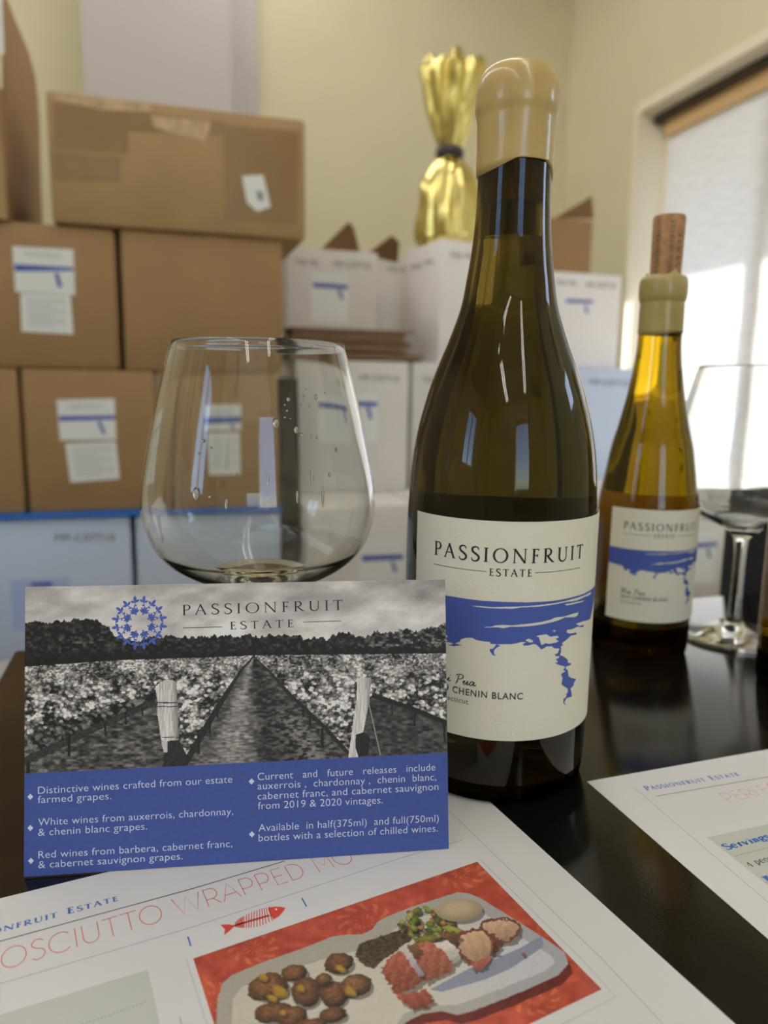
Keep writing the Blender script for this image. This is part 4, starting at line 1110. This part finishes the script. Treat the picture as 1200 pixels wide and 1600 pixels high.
    for a, b, wd in (((108, 1150), (108, 1182), 2.2), ((164, 1128), (165, 1150), 1.8), ((196, 1112), (197, 1132), 1.5), ((222, 1104), (223, 1118), 1.3), ((44, 1190), (44, 1210), 2.6), ((310, 1150), (310, 1178), 1.8), ((328, 1120), (328, 1146), 1.5), ((340, 1106), (340, 1122), 1.2), ((503, 1138), (504, 1166), 2.2), ((484, 1120), (484, 1136), 1.6), ((473, 1108), (474, 1120), 1.4), ((612, 1098), (613, 1116), 1.3), ((648, 1112), (648, 1134), 1.6), ((694, 1128), (695, 1158), 1.6)):
        k = (np.abs(X - (a[0] + (b[0] - a[0]) * (Y - a[1]) / (b[1] - a[1]))) < wd) & (Y > a[1]) & (Y < b[1]); g = np.where(k, 22, g)
    # bush behind the first post, wooden posts
    bush = inpoly(X, Y, [(276, 1062), (292, 1058), (306, 1068), (310, 1090), (308, 1120), (300, 1150), (284, 1160), (278, 1110)]); g = np.where(bush, np.clip(lv * 1.05 + 20, 20, 225), g)
    wood = 196 + (fbm(X / 1.2, Y / 16, 3) - .5) * 100
    p1 = inpoly(X, Y, [(242.6, 1073), (250, 1066), (262, 1061), (275, 1065), (278, 1110), (279.5, 1157), (256, 1160), (250, 1145), (247, 1120), (246, 1096)])
    g = np.where(p1, np.clip(wood - 70 * sstep(266, 279, X), 50, 235), g)
    p1b = inpoly(X, Y, [(252, 1159), (280, 1156), (292, 1180), (286, 1200), (254, 1200), (257, 1180)]); g = np.where(p1b, np.where((X < 262) & (Y < 1176), 190, 24 + nf * 26), g)
    p1c = p1 & (((np.abs(Y - 1098) < 1) | (np.abs(Y - 1104) < .8) | (np.abs(Y - 1152) < .8))); g = np.where(p1c, 60, g)
    p2 = inpoly(X, Y, [(558, 1060), (566, 1058), (580, 1061), (577, 1097), (567, 1146), (559, 1185), (544, 1185), (549, 1150), (552, 1124), (557, 1095)])
    g = np.where(p2, np.clip(wood + 8 - 50 * sstep(567, 578, X), 60, 235), g)
    p2b = inpoly(X, Y, [(556, 1148), (568, 1144), (578, 1150), (576, 1180), (560, 1182), (555, 1168)]); g = np.where(p2b, 20 + nf * 24, g)
    wire = (np.abs(X - (576 + (594 - 576) * (Y - 1098) / 80)) < .7) & (Y > 1098) & (Y < 1180); g = np.where(wire, 150, g)
    g = np.clip(g, 14, 236)
    return srgb2lin(np.stack([g * 1.02, g * .985, g * .965], -1)) * 1.24
pO = PC.w(0, yb); picture('vineyard_photo', vineyard, 760, 330, (pO, ce1 * CW, ce2 * (CH - yb)), vineyard, M['photocard'], card)
def ctext(name, s, A, B, cap, material, k=2.0, gw=None):
    a = PC.at(*A); top_ = (A[0], A[1] - cap)
    return PC.textpx(name, gw or sans_text(s, 1.03, -.006), A, B, top_, material, card, k)
for s, A, B in (('Distinctive wines crafted from our estate', (59.6, 1240.5), (363, 1222.5)), ('farmed grapes.', (59, 1255), (174, 1248.6)),
                ('White wines from auxerrois, chardonnay,', (59.6, 1290), (364.4, 1272.6)), ('& chenin blanc grapes.', (59.6, 1306), (230, 1296)),
                ('Red wines from barbera, cabernet franc,', (60, 1341), (363, 1323)), ('& cabernet sauvignon grapes.', (60, 1356.6), (285.5, 1342.5)),
                ('Current   and   future   releases   include', (402.6, 1219), (680, 1203.6)), ('auxerrois ,  chardonnay ,  chenin  blanc,', (402.6, 1233.6), (681.6, 1219)),
                ('cabernet franc, and cabernet sauvignon', (402.6, 1249.5), (685, 1234)), ('from 2019 & 2020 vintages.', (403, 1264.5), (598, 1255)),
                ('Available  in half(375ml)  and full(750ml)', (404, 1299), (685.5, 1283.4)), ('bottles with a selection of chilled wines.', (404, 1314.6), (684, 1299))):
    ctext('text_line', s, A, B, 11.3, M['whiteink'])
for x, y in ((47.6, 1245), (47.6, 1293.6), (48.5, 1345), (393, 1221), (393.6, 1303.5)):
    shape_on(PC, 'bullet', M['whiteink'], card, [], [[(x - 4.6, y), (x, y + 4.8), (x + 4.6, y - .3), (x, y - 5)]], 2)
PC.textpx('title', serif_text('PASSIONFRUIT', .30, .85), (284, 961.4), (536, 953), (284, 945.2), M['ink'], card, 2)
PC.textpx('title', serif_text('ESTATE', .30, .9), (359, 983.6), (459, 980), (359, 971.4), M['ink'], card, 2)
shape_on(PC, 'title_rule', M['ink'], card, [([(286, 981), (347, 979.4)], .22), ([(474, 972), (533, 970)], .22)], (), 2)
eg = Flat(); ex, ey = PC.at(218, 972.8); er = .0098
def leafp(cx, cy, a, L, W):
    c_, s_ = math.cos(a), math.sin(a)
    eg.poly([(cx + (l * c_ - w * s_) * 1.0, cy + (l * s_ + w * c_)) for l, w in ((0, 0), (L * .3, W * .8), (L * .6, W), (L * .85, W * .5), (L, 0), (L * .85, -W * .5), (L * .6, -W), (L * .3, -W * .8))])
for i in range(16):
    a = math.radians(i * 22.5 + 11.25); s2 = 1 if i % 2 else -1
    bx, by = ex + er * .76 * math.cos(a), ey + er * .76 * math.sin(a)
    for da, L, W in ((.1 * s2, .26, .058), (1.1, .18, .046), (-1.1, .18, .046)): leafp(bx, by, a + da, er * L, er * W)
    eg.stroke([(bx, by), (ex + er * .66 * math.cos(a - s2 * .07), ey + er * .66 * math.sin(a - s2 * .07)), (ex + er * .56 * math.cos(a - s2 * .19), ey + er * .56 * math.sin(a - s2 * .19))], er * .028)
    leafp(ex + er * .63 * math.cos(a - s2 * .09), ey + er * .63 * math.sin(a - s2 * .09), a + s2 * 1.3, er * .10, er * .03)
for i in range(8):
    a = math.radians(i * 45 + 22.5); bx, by = ex + er * .37 * math.cos(a), ey + er * .37 * math.sin(a)
    for da in (-1.1, -.66, -.22, .22, .66, 1.1): leafp(bx, by, a + da, er * (.25 if abs(da) < 1 else .20), er * .036)
    leafp(bx, by, a + math.pi, er * .07, er * .04)
flat_on('wreath_emblem', eg, lambda x, y: PC.w(x, y, 2), M['emblem'], card)

# ------------------------------------------------------------------ bottles
def smooth_profile(p, n=5):
    return [(max(r, 0), z) for r, z in spline(p, n)]
class Cyl(Plane2):
    """an upright cylinder sheet: first coordinate runs round it (metres), second is height"""
    def __init__(self, X, Y, R, lift): self.X, self.Y, self.R, self.lift = X, Y, R, lift
    def at(self, px, py):
        a, z = on_cyl(px, py, self.X, self.Y, self.R); return a * self.R, z
    def w(self, s, z, k=1.0):
        r = self.R + self.lift * k; a = s / self.R
        return Vector((self.X + r * math.sin(a), self.Y - r * math.cos(a), z))
B1 = dict(X=.0521, Y=.3271, R=.0423, zb=.0301, zt=.1213)
c1 = Cyl(B1['X'], B1['Y'], B1['R'], .00006)
nrm = lambda px, py: (c1.at(px, py)[0] / B1['R'], (c1.at(px, py)[1] - B1['zb']) / (B1['zt'] - B1['zb']))   # label coordinates: angle, share of height
Z6 = lambda pts: [nrm(690 + x / 5, 900 + y / 5) for x, y in pts]
A0 = nrm(652, 815)[0]; A1 = math.radians(80)
band = Z6([(20, 148), (150, 170), (300, 190), (450, 200), (600, 205), (750, 203), (900, 190), (1000, 170), (1100, 138), (1168, 105), (1165, 200), (1160, 335), (1140, 345), (1100, 355), (1060, 368), (1050, 375), (1075, 390), (1110, 380), (1105, 400), (1060, 395), (1040, 405), (1020, 415), (980, 420), (975, 440), (1000, 450), (1050, 440), (1055, 455), (1010, 465), (985, 490), (960, 510), (940, 525), (950, 540), (930, 550), (935, 570), (925, 575), (915, 565), (880, 565), (860, 548), (820, 550), (780, 575), (765, 560), (740, 535), (715, 530), (690, 540), (650, 545), (632, 535), (660, 515), (620, 515), (590, 525), (540, 532), (470, 532), (430, 535), (410, 530), (380, 530), (380, 515), (330, 510), (270, 500), (240, 483), (190, 483), (150, 495), (140, 515), (105, 525), (160, 540), (120, 545), (95, 548), (50, 540), (90, 530), (75, 520), (35, 515), (45, 500), (28, 490), (50, 470), (28, 455), (20, 450)])
zt_ = band[0][1]; zl_ = band[-1][1]
band[0:1] = [(A0, zt_), band[0]]
band += [(band[-1][0] - .06, zl_ - .02), (band[-1][0] - .12, zl_ + .02), (A0, zl_ + .03)]
for i in range(9, 13): band[i] = (max(band[i][0], 1.22) if i < 12 else band[i][0], band[i][1])
minus = [Z6(p) for p in ([(232, 232), (300, 235), (400, 243), (500, 240), (600, 238), (700, 232), (800, 222), (900, 208), (1000, 185), (1100, 155), (1165, 122), (1165, 142), (1110, 165), (1060, 190), (960, 205), (880, 222), (760, 238), (620, 245), (560, 255), (400, 252), (280, 242)],
    [(960, 222), (1040, 205), (1110, 190), (1105, 200), (1060, 212), (975, 230)],
    [(335, 398), (400, 395), (420, 385), (480, 382), (560, 385), (620, 378), (700, 370), (780, 358), (860, 338), (880, 325), (960, 315), (1020, 295), (1070, 283), (1060, 310), (1040, 320), (965, 322), (900, 350), (820, 370), (740, 385), (640, 395), (540, 395), (480, 408), (440, 400), (340, 402)],
    [(860, 425), (890, 422), (890, 432), (870, 442), (878, 432)], [(740, 470), (765, 462), (820, 455), (850, 475), (905, 465), (915, 480), (890, 490), (915, 510), (890, 520), (840, 530), (810, 525), (780, 540), (770, 510), (760, 480)],
    [(655, 500), (680, 488), (715, 505), (715, 515), (690, 520), (668, 512)])]
plus = [band] + [Z6(p) for p in ([(430, 533), (460, 545), (430, 560), (410, 580), (408, 605), (425, 622), (400, 618), (378, 590), (375, 570), (400, 568)],
    [(880, 610), (905, 605), (920, 570), (932, 575), (930, 598), (925, 618), (955, 630), (985, 655), (985, 675), (1015, 685), (1000, 698), (970, 708), (970, 725), (985, 735), (990, 780), (1010, 795), (1050, 805), (1035, 830), (1030, 855), (1005, 880), (1012, 905), (1017, 940), (975, 955), (958, 988), (975, 1010), (950, 995), (950, 963), (975, 940), (972, 925), (985, 905), (985, 880), (960, 865), (935, 845), (945, 800), (932, 765), (965, 745), (950, 730), (965, 715), (960, 705), (930, 700), (885, 680), (910, 670), (890, 650), (915, 640), (920, 625), (895, 628)])]
def art_columns(na=620, nz=900):
    """the blue shapes as narrow upright strips in label coordinates"""
    da = (A1 - A0) / na; av = A0 + (np.arange(na) + .5) * da
    zv = (np.arange(nz) + .5) / nz; AA, ZZ = np.meshgrid(av, zv)
    mk = np.zeros(AA.shape, bool)
    for p in plus: mk |= inpoly(AA, ZZ, p)
    for p in minus: mk &= ~inpoly(AA, ZZ, p)
    g = []
    for i in range(na):
        c = np.flatnonzero(np.diff(np.concatenate([[0], mk[:, i].astype(int), [0]])))
        for a, b in zip(c[::2], c[1::2]): g.append((A0 + i * da, A0 + (i + 1) * da, a / nz, b / nz))
    return g
ART = art_columns()
def tpos(px, py): return nrm(px, py)
def back_label(parent, b):
    mb = MB(); n = 40; vs = []
    for i in range(n + 1):
        a = math.pi + math.radians(-62 + 124 * i / n)
        for rr_ in (b['R'], b['R'] - .00022):
            for z in (b['zb'], b['zt']): vs.append((b['X'] + rr_ * math.sin(a), b['Y'] - rr_ * math.cos(a), z))
    fs = []
    for i in range(n):
        o = i * 4; q_ = o + 4
        fs += [(o, q_, q_ + 1, o + 1), (o + 2, o + 3, q_ + 3, q_ + 2), (o + 1, q_ + 1, q_ + 3, o + 3), (o, o + 2, q_ + 2, q_)]
    fs += [(0, 1, 3, 2), (n * 4, n * 4 + 2, n * 4 + 3, n * 4 + 1)]
    mb.add(vs, fs); return obj('back_label', mb, M['label'], parent, angle=40)
def label_on(parent, b, turn=0.0):
    back_label(parent, b)
    cy_ = Cyl(b['X'], b['Y'], b['R'], .00006); R, zb, hh = b['R'], b['zb'], b['zt'] - b['zb']
    mb = MB(); n = 72; vs = []
    for i in range(n + 1):
        a = A0 + turn + (A1 - A0) * i / n
        for rr_ in (R, R - .00022):
            for z in (zb, zb + hh): vs.append((b['X'] + rr_ * math.sin(a), b['Y'] - rr_ * math.cos(a), z))
    fs = []
    for i in range(n):
        o = i * 4; q_ = o + 4
        fs += [(o, q_, q_ + 1, o + 1), (o + 2, o + 3, q_ + 3, q_ + 2), (o + 1, q_ + 1, q_ + 3, o + 3), (o, o + 2, q_ + 2, q_)]
    fs += [(0, 1, 3, 2), (n * 4, n * 4 + 2, n * 4 + 3, n * 4 + 1)]
    mb.add(vs, fs); lab = obj('label', mb, M['label'], parent, angle=40)
    P_ = lambda ang, zf: ((ang + turn) * R, zb + zf * hh)
    g = MB()
    vs, fs = [], []
    for a0, a1, z0, z1 in ART:
        k = len(vs); vs += [cy_.w(*P_(a0, z0)), cy_.w(*P_(a1, z0)), cy_.w(*P_(a1, z1)), cy_.w(*P_(a0, z1))]; fs.append((k, k + 1, k + 2, k + 3))
    g.add(vs, fs); obj('blue_artwork', g, M['blueink'], lab)
    def put(name, gw, a0, a1, z0, cap, m_, k=2.0):
        A = P_(a0, z0); B = P_(a1, z0)
        return cy_.text(name, gw, A, B, cap * hh, m_, lab, k)
    L0_, R0_ = nrm(678.5, 868)[0], nrm(910, 873)[0]
    zc = nrm(803, 880)[1]; zc2 = nrm(803, 857.5)[1]
    put('brand_lettering', serif_text('PASSIONFRUIT', .24, 1.08), L0_, R0_, zc, zc2 - zc, M['ink'])
    e0, e1_ = nrm(764, 901)[0], nrm(831, 901)[0]; ze = nrm(798, 901)[1]; ze2 = nrm(798, 889.5)[1]
    put('brand_lettering', serif_text('ESTATE', .22, 1.25), e0, e1_, ze, ze2 - ze, M['ink'])
    rl = Flat(); zr = nrm(798, 895)[1]
    for x0, x1 in ((L0_, nrm(760, 895)[0]), (nrm(836, 896)[0], nrm(906, 887)[0])):
        pts = [(P_(x0 + (x1 - x0) * i / 12, zr)) for i in range(13)]; rl.stroke(pts, .00022)
    flat_on('label_rule', rl, lambda x, y: cy_.w(x, y, 2), M['ink'], lab)
    # three lines, set flush left
    full = sans_text('2019 CHENIN BLANC', 1.15, .012); part = sans_text('CHENIN BLANC', 1.15, .012)
    s0, s1 = nrm(707, 1083)[0], nrm(816.5, 1093)[0]; sc = (s1 - s0) / part[1]; left = s1 - full[1] * sc
    zq = nrm(770, 1091.5)[1]; zq2 = nrm(770, 1081.5)[1]
    put('variety_line', full, left, s1, zq, zq2 - zq, M['ink'])
    zw = nrm(728, 1070)[1]; zw2 = nrm(728, 1055)[1]
    put('script_line', script_text('Wai Pua'), left, nrm(743, 1070)[0], zw, zw2 - zw, M['ink'])
    zk = nrm(715, 1097)[1]; zk2 = nrm(715, 1089)[1]
    put('region_line', sans_text('Connecticut', 1.1), left, nrm(731.5, 1099)[0], zk, zk2 - zk, M['dimink'])
    return lab

z0b = PT + .0003
bt = thing('wine_bottle', 'large full wine bottle sealed with tan wax, standing behind the postcard', 'bottle', (B1['X'], B1['Y'], z0b), group=None)
pb = smooth_profile([(.0385, z0b), (.0402, .0022), (.0410, .006), (.0415, .015), (.0418, .035), (.0418, .09), (.0415, .116), (.0410, .1255), (.0401, .139), (.0381, .1527), (.0348, .1664), (.0303, .180), (.0250, .1934), (.0205, .2067), (.0183, .219), (.0172, .226), (.0163, .234), (.0157, .242), (.0153, .252), (.0151, .262), (.0151, .285), (.0142, .295)], 4)
g_ = MB(); g_.lathe([(0, z0b + .012), (.02, z0b + .007), (.033, z0b + .0008)] + pb + [(0, .2955)], B1['X'], B1['Y'], 128)
g_.lathe([(0, .2345), (.0096, .2343), (.0096, .2472), (0, .2473)], B1['X'], B1['Y'], 64, flip=True)      # air space under the cork
BG1 = obj('glass', g_, M['bottle'], bt, angle=50)
ck = MB(); ck.lathe([(0, .2480), (.0094, .2480), (.0094, .290), (0, .290)], B1['X'], B1['Y'], 48); obj('cork', ck, M['cork'], bt, angle=40)
label_on(bt, B1)
def wax_edge(th, i, z):
    if i > 1: return z
    x = math.sin(th - .25)
    return z + .0052 * (1 - min(1, abs(x)) ** 2.2) * (1 if math.cos(th) > 0 else .4) + .0008 * math.sin(3 * th)
wp = [(.0151, .2580), (.01565, .2581)] + smooth_profile([(.0158, .2625), (.0158, .2660), (.0157, .2700), (.0159, .2745), (.0161, .2785), (.0163, .2808), (.0171, .2845), (.01715, .2885), (.0168, .2925), (.0156, .2965), (.0130, .2998), (.0080, .3018), (0, .3024)], 4)
wx = MB(); wx.lathe(wp, B1['X'], B1['Y'], 96, zfun=wax_edge, rfun=lambda th, z: 1 + .006 * math.sin(2 * th + z * 90) + .004 * math.sin(5 * th - z * 200)); obj('wax_seal', wx, M['wax'], bt, smooth=True)

B2 = dict(X=.1753, Y=.4886, R=.0325, zb=.0268, zt=.0996)
ph2 = [(.0298, .0002), (.0308, .0022), (.0313, .006), (.0317, .015), (.0321, .05), (.0320, .085), (.0319, .0925), (.0313, .1025), (.0294, .1140), (.0258, .136), (.0231, .1465), (.0206, .157), (.0184, .167), (.0166, .1775), (.0150, .1877), (.0139, .1975), (.0134, .209), (.0133, .240)]
def dark_base(o, zmax):
    """the thick glass of the bottom is much darker than the walls"""
    o.data.materials.append(M['basedark'])
    z0 = ROOTM[o.name].translation.z
    for p in o.data.polygons:
        if max(o.data.vertices[i].co.z for i in p.vertices) + z0 < zmax or (p.center.xy.length < .034 and p.center.z + z0 < .02): p.material_index = 1
def half_bottle(label, b, dx=0, dy=0):
    X, Y = b['X'], b['Y']
    t = thing('wine_bottle', label, 'bottle', (X, Y, .0002))
    g_ = MB(); g_.lathe([(0, .0105), (.016, .006), (.0255, .0008)] + smooth_profile(ph2, 4) + [(0, .2405)], X, Y, 112); dark_base(obj('glass', g_, M['bottle2'], t, angle=50), .009)
    return t
dark_base(BG1, .011)
bt2 = half_bottle('smaller open wine bottle with a cork stuck in its neck, right of the large bottle', B2)
label_on(bt2, B2, .06)
def wax2_edge(th, i, z): return z + (.0012 * math.sin(2 * th) if i < 2 else 0) + (.0016 * math.sin(3 * th + 1) + .0012 * math.sin(7 * th) if i > 26 else 0)
w2 = [(.0134, .2085), (.0138, .2086)] + smooth_profile([(.0138, .2110), (.0138, .2200), (.0138, .2260), (.0137, .2282), (.0146, .2305), (.0150, .2350), (.0149, .2390), (.0143, .2425), (.0122, .2445), (.0100, .2440), (.0099, .2408)], 3)
wx = MB(); wx.lathe(w2, B2['X'], B2['Y'], 96, zfun=wax2_edge, rfun=lambda th, z: 1 + .008 * math.sin(2 * th + z * 90)); obj('wax_seal', wx, M['wax2'], bt2, smooth=True)
ckt = thing('cork', 'printed wine cork pushed halfway into the smaller open bottle', 'cork', (B2['X'] + .0004, B2['Y'], .2407))
ck = MB(); ck.lathe([(0, .2407), (.0093, .2408), (.0096, .262), (.0098, .2795), (.0092, .2808), (0, .2812)], B2['X'] + .0006, B2['Y'], 48); obj('cork_body', ck, M['cork'], ckt, angle=40)
cc = Cyl(B2['X'] + .0006, B2['Y'], .00985, .00006)
def cork_text(s, ang, z0, z1, cap):
    g, wd = serif_text(s, .12, 1.1); L = z1 - z0
    flat_on('cork_print', g, lambda x, y: cc.w((ang + (-y * cap) / .00985) * .00985 + cap / 2, z0 + x / wd * L), M['dimink'], ckt)
cork_text('PASSIONFRUIT', -.10, .2420, .2770, .0028)
cork_text('ESTATE', .42, .2450, .2700, .0028)
cork_text('PASSIONFRUIT', -.95, .2420, .2790, .0028)

# third bottle, mostly out of frame
d3 = ray(1197, 930); y3 = .42; x3 = d3.x / d3.y * y3 + .0335
B3 = dict(X=x3, Y=y3, R=.0325, zb=.0268, zt=.0996)
bt3 = half_bottle('wine bottle almost wholly outside the right frame edge beside the second glass', B3)
label_on(bt3, B3, -.1)
w3 = MB(); w3.lathe([(.0134, .2085), (.0138, .2086)] + smooth_profile([(.0138, .2110), (.0138, .2260), (.0150, .2350), (.0143, .2425), (.0, .2445)], 3), x3, y3, 64); obj('wax_seal', w3, M['wax2'], bt3, smooth=True)

# ------------------------------------------------------------------ wine glasses
GO = smooth_profile([(.0375, .0004), (.0379, .0012), (.0355, .0021), (.022, .0036), (.0105, .0065), (.0058, .0125), (.0044, .026), (.0040, .045), (.0042, .062), (.0058, .0725), (.0115, .0780), (.0195, .0822), (.0286, .0870), (.0375, .0922), (.0433, .0972), (.0474, .1030), (.0507, .1120), (.0517, .1195), (.0512, .1285), (.0502, .1345), (.0486, .1427), (.0466, .1524), (.0445, .162), (.0421, .1716), (.0397, .181), (.0371, .1902)], 5)
GI = [(r - (.0010 if z > .1 else .0013 + .0012 * (.1 - z) / .02), z + (.0 if z > .1 else .0012 * (.1 - z) / .02)) for r, z in GO if z > .0822]
def wine_glass(label, X, Y, drops=False):
    t = thing('wine_glass', label, 'glass', (X, Y, .0003))
    g = MB()
    prof = [(0, .0004)] + GO + [(.0367, .1906)] + GI[::-1][1:] + [(0, .0858)]
    g.lathe(prof, X, Y, 160); obj('glass', g, M['clear'], t, angle=60)
    return t
G1 = (-.0556, .33)
wg = wine_glass('large stemmed wine glass spotted with drops, standing behind the postcard', *G1)
dr = MB(); dr.lathe([(0, .0866), (.008, .0868), (.0145, .0882), (.0205, .0898), (.0205, .0901), (0, .0900)], *G1, 64); obj('wine_dregs', dr, M['wine'], wg, angle=50)
rg = lambda z: float(np.interp(z, [p[1] for p in GO if p[1] > .08], [p[0] for p in GO if p[1] > .08]))
bm = bmesh.new(); bmesh.ops.create_icosphere(bm, subdivisions=3, radius=1.0); dme = bpy.data.meshes.new('water_drop'); bm.to_mesh(dme); bm.free()
for p in dme.polygons: p.use_smooth = True
dme.materials.append(M['clear'])
for x, y, r, st_ in ((715, 355, 6, 1.1), (690, 125, 5, .8), (640, 115, 3, 1), (740, 95, 3, 1), (820, 122, 4, 1.2), (700, 380, 3, 1), (710, 405, 4, 1), (795, 310, 3, 1), (785, 340, 4, 1.2), (840, 345, 6, 1.6), (880, 325, 3, 1), (775, 380, 3, 1.2), (810, 385, 4, 1.5), (890, 390, 3, 1), (935, 395, 4, 1), (660, 460, 10, 1.5), (750, 490, 7, 1.6), (775, 512, 7, .8), (820, 520, 4, 1.8), (845, 525, 4, 1.6), (305, 775, 12, 1.7), (365, 790, 5, .9), (335, 540, 7, .8), (315, 595, 4, 1), (370, 570, 5, .8), (655, 620, 4, 1), (700, 435, 4, .7), (725, 440, 3, .8), (900, 690, 5, 1.6), (930, 580, 5, 1.5), (625, 715, 4, 5), (822, 700, 5, 6), (870, 790, 5, 7), (755, 790, 4, 5), (480, 690, 6, .8), (440, 820, 6, 3)):
    px, py = 200 + x / 2.857, 500 + y / 2.857
    R_ = .045
    for _ in range(5):
        a, z = on_cyl(px, py, G1[0], G1[1], R_); R_ = rg(z)
    o = bpy.data.objects.new('water_drop', dme); C.objects.link(o); o.parent = wg
    rm = r / 2.857 * .28 / F * 1.5
    w_ = Vector((G1[0] + (R_ - .0001) * math.sin(a), G1[1] - (R_ - .0001) * math.cos(a), z))
    o.location = ROOTM[wg.name].inverted() @ w_; o.rotation_euler = (0, 0, a); o.scale = (rm, rm * .55, rm * st_)
wine_glass('second wine glass beside the smaller bottle, cut by the right frame edge', .252, .513)
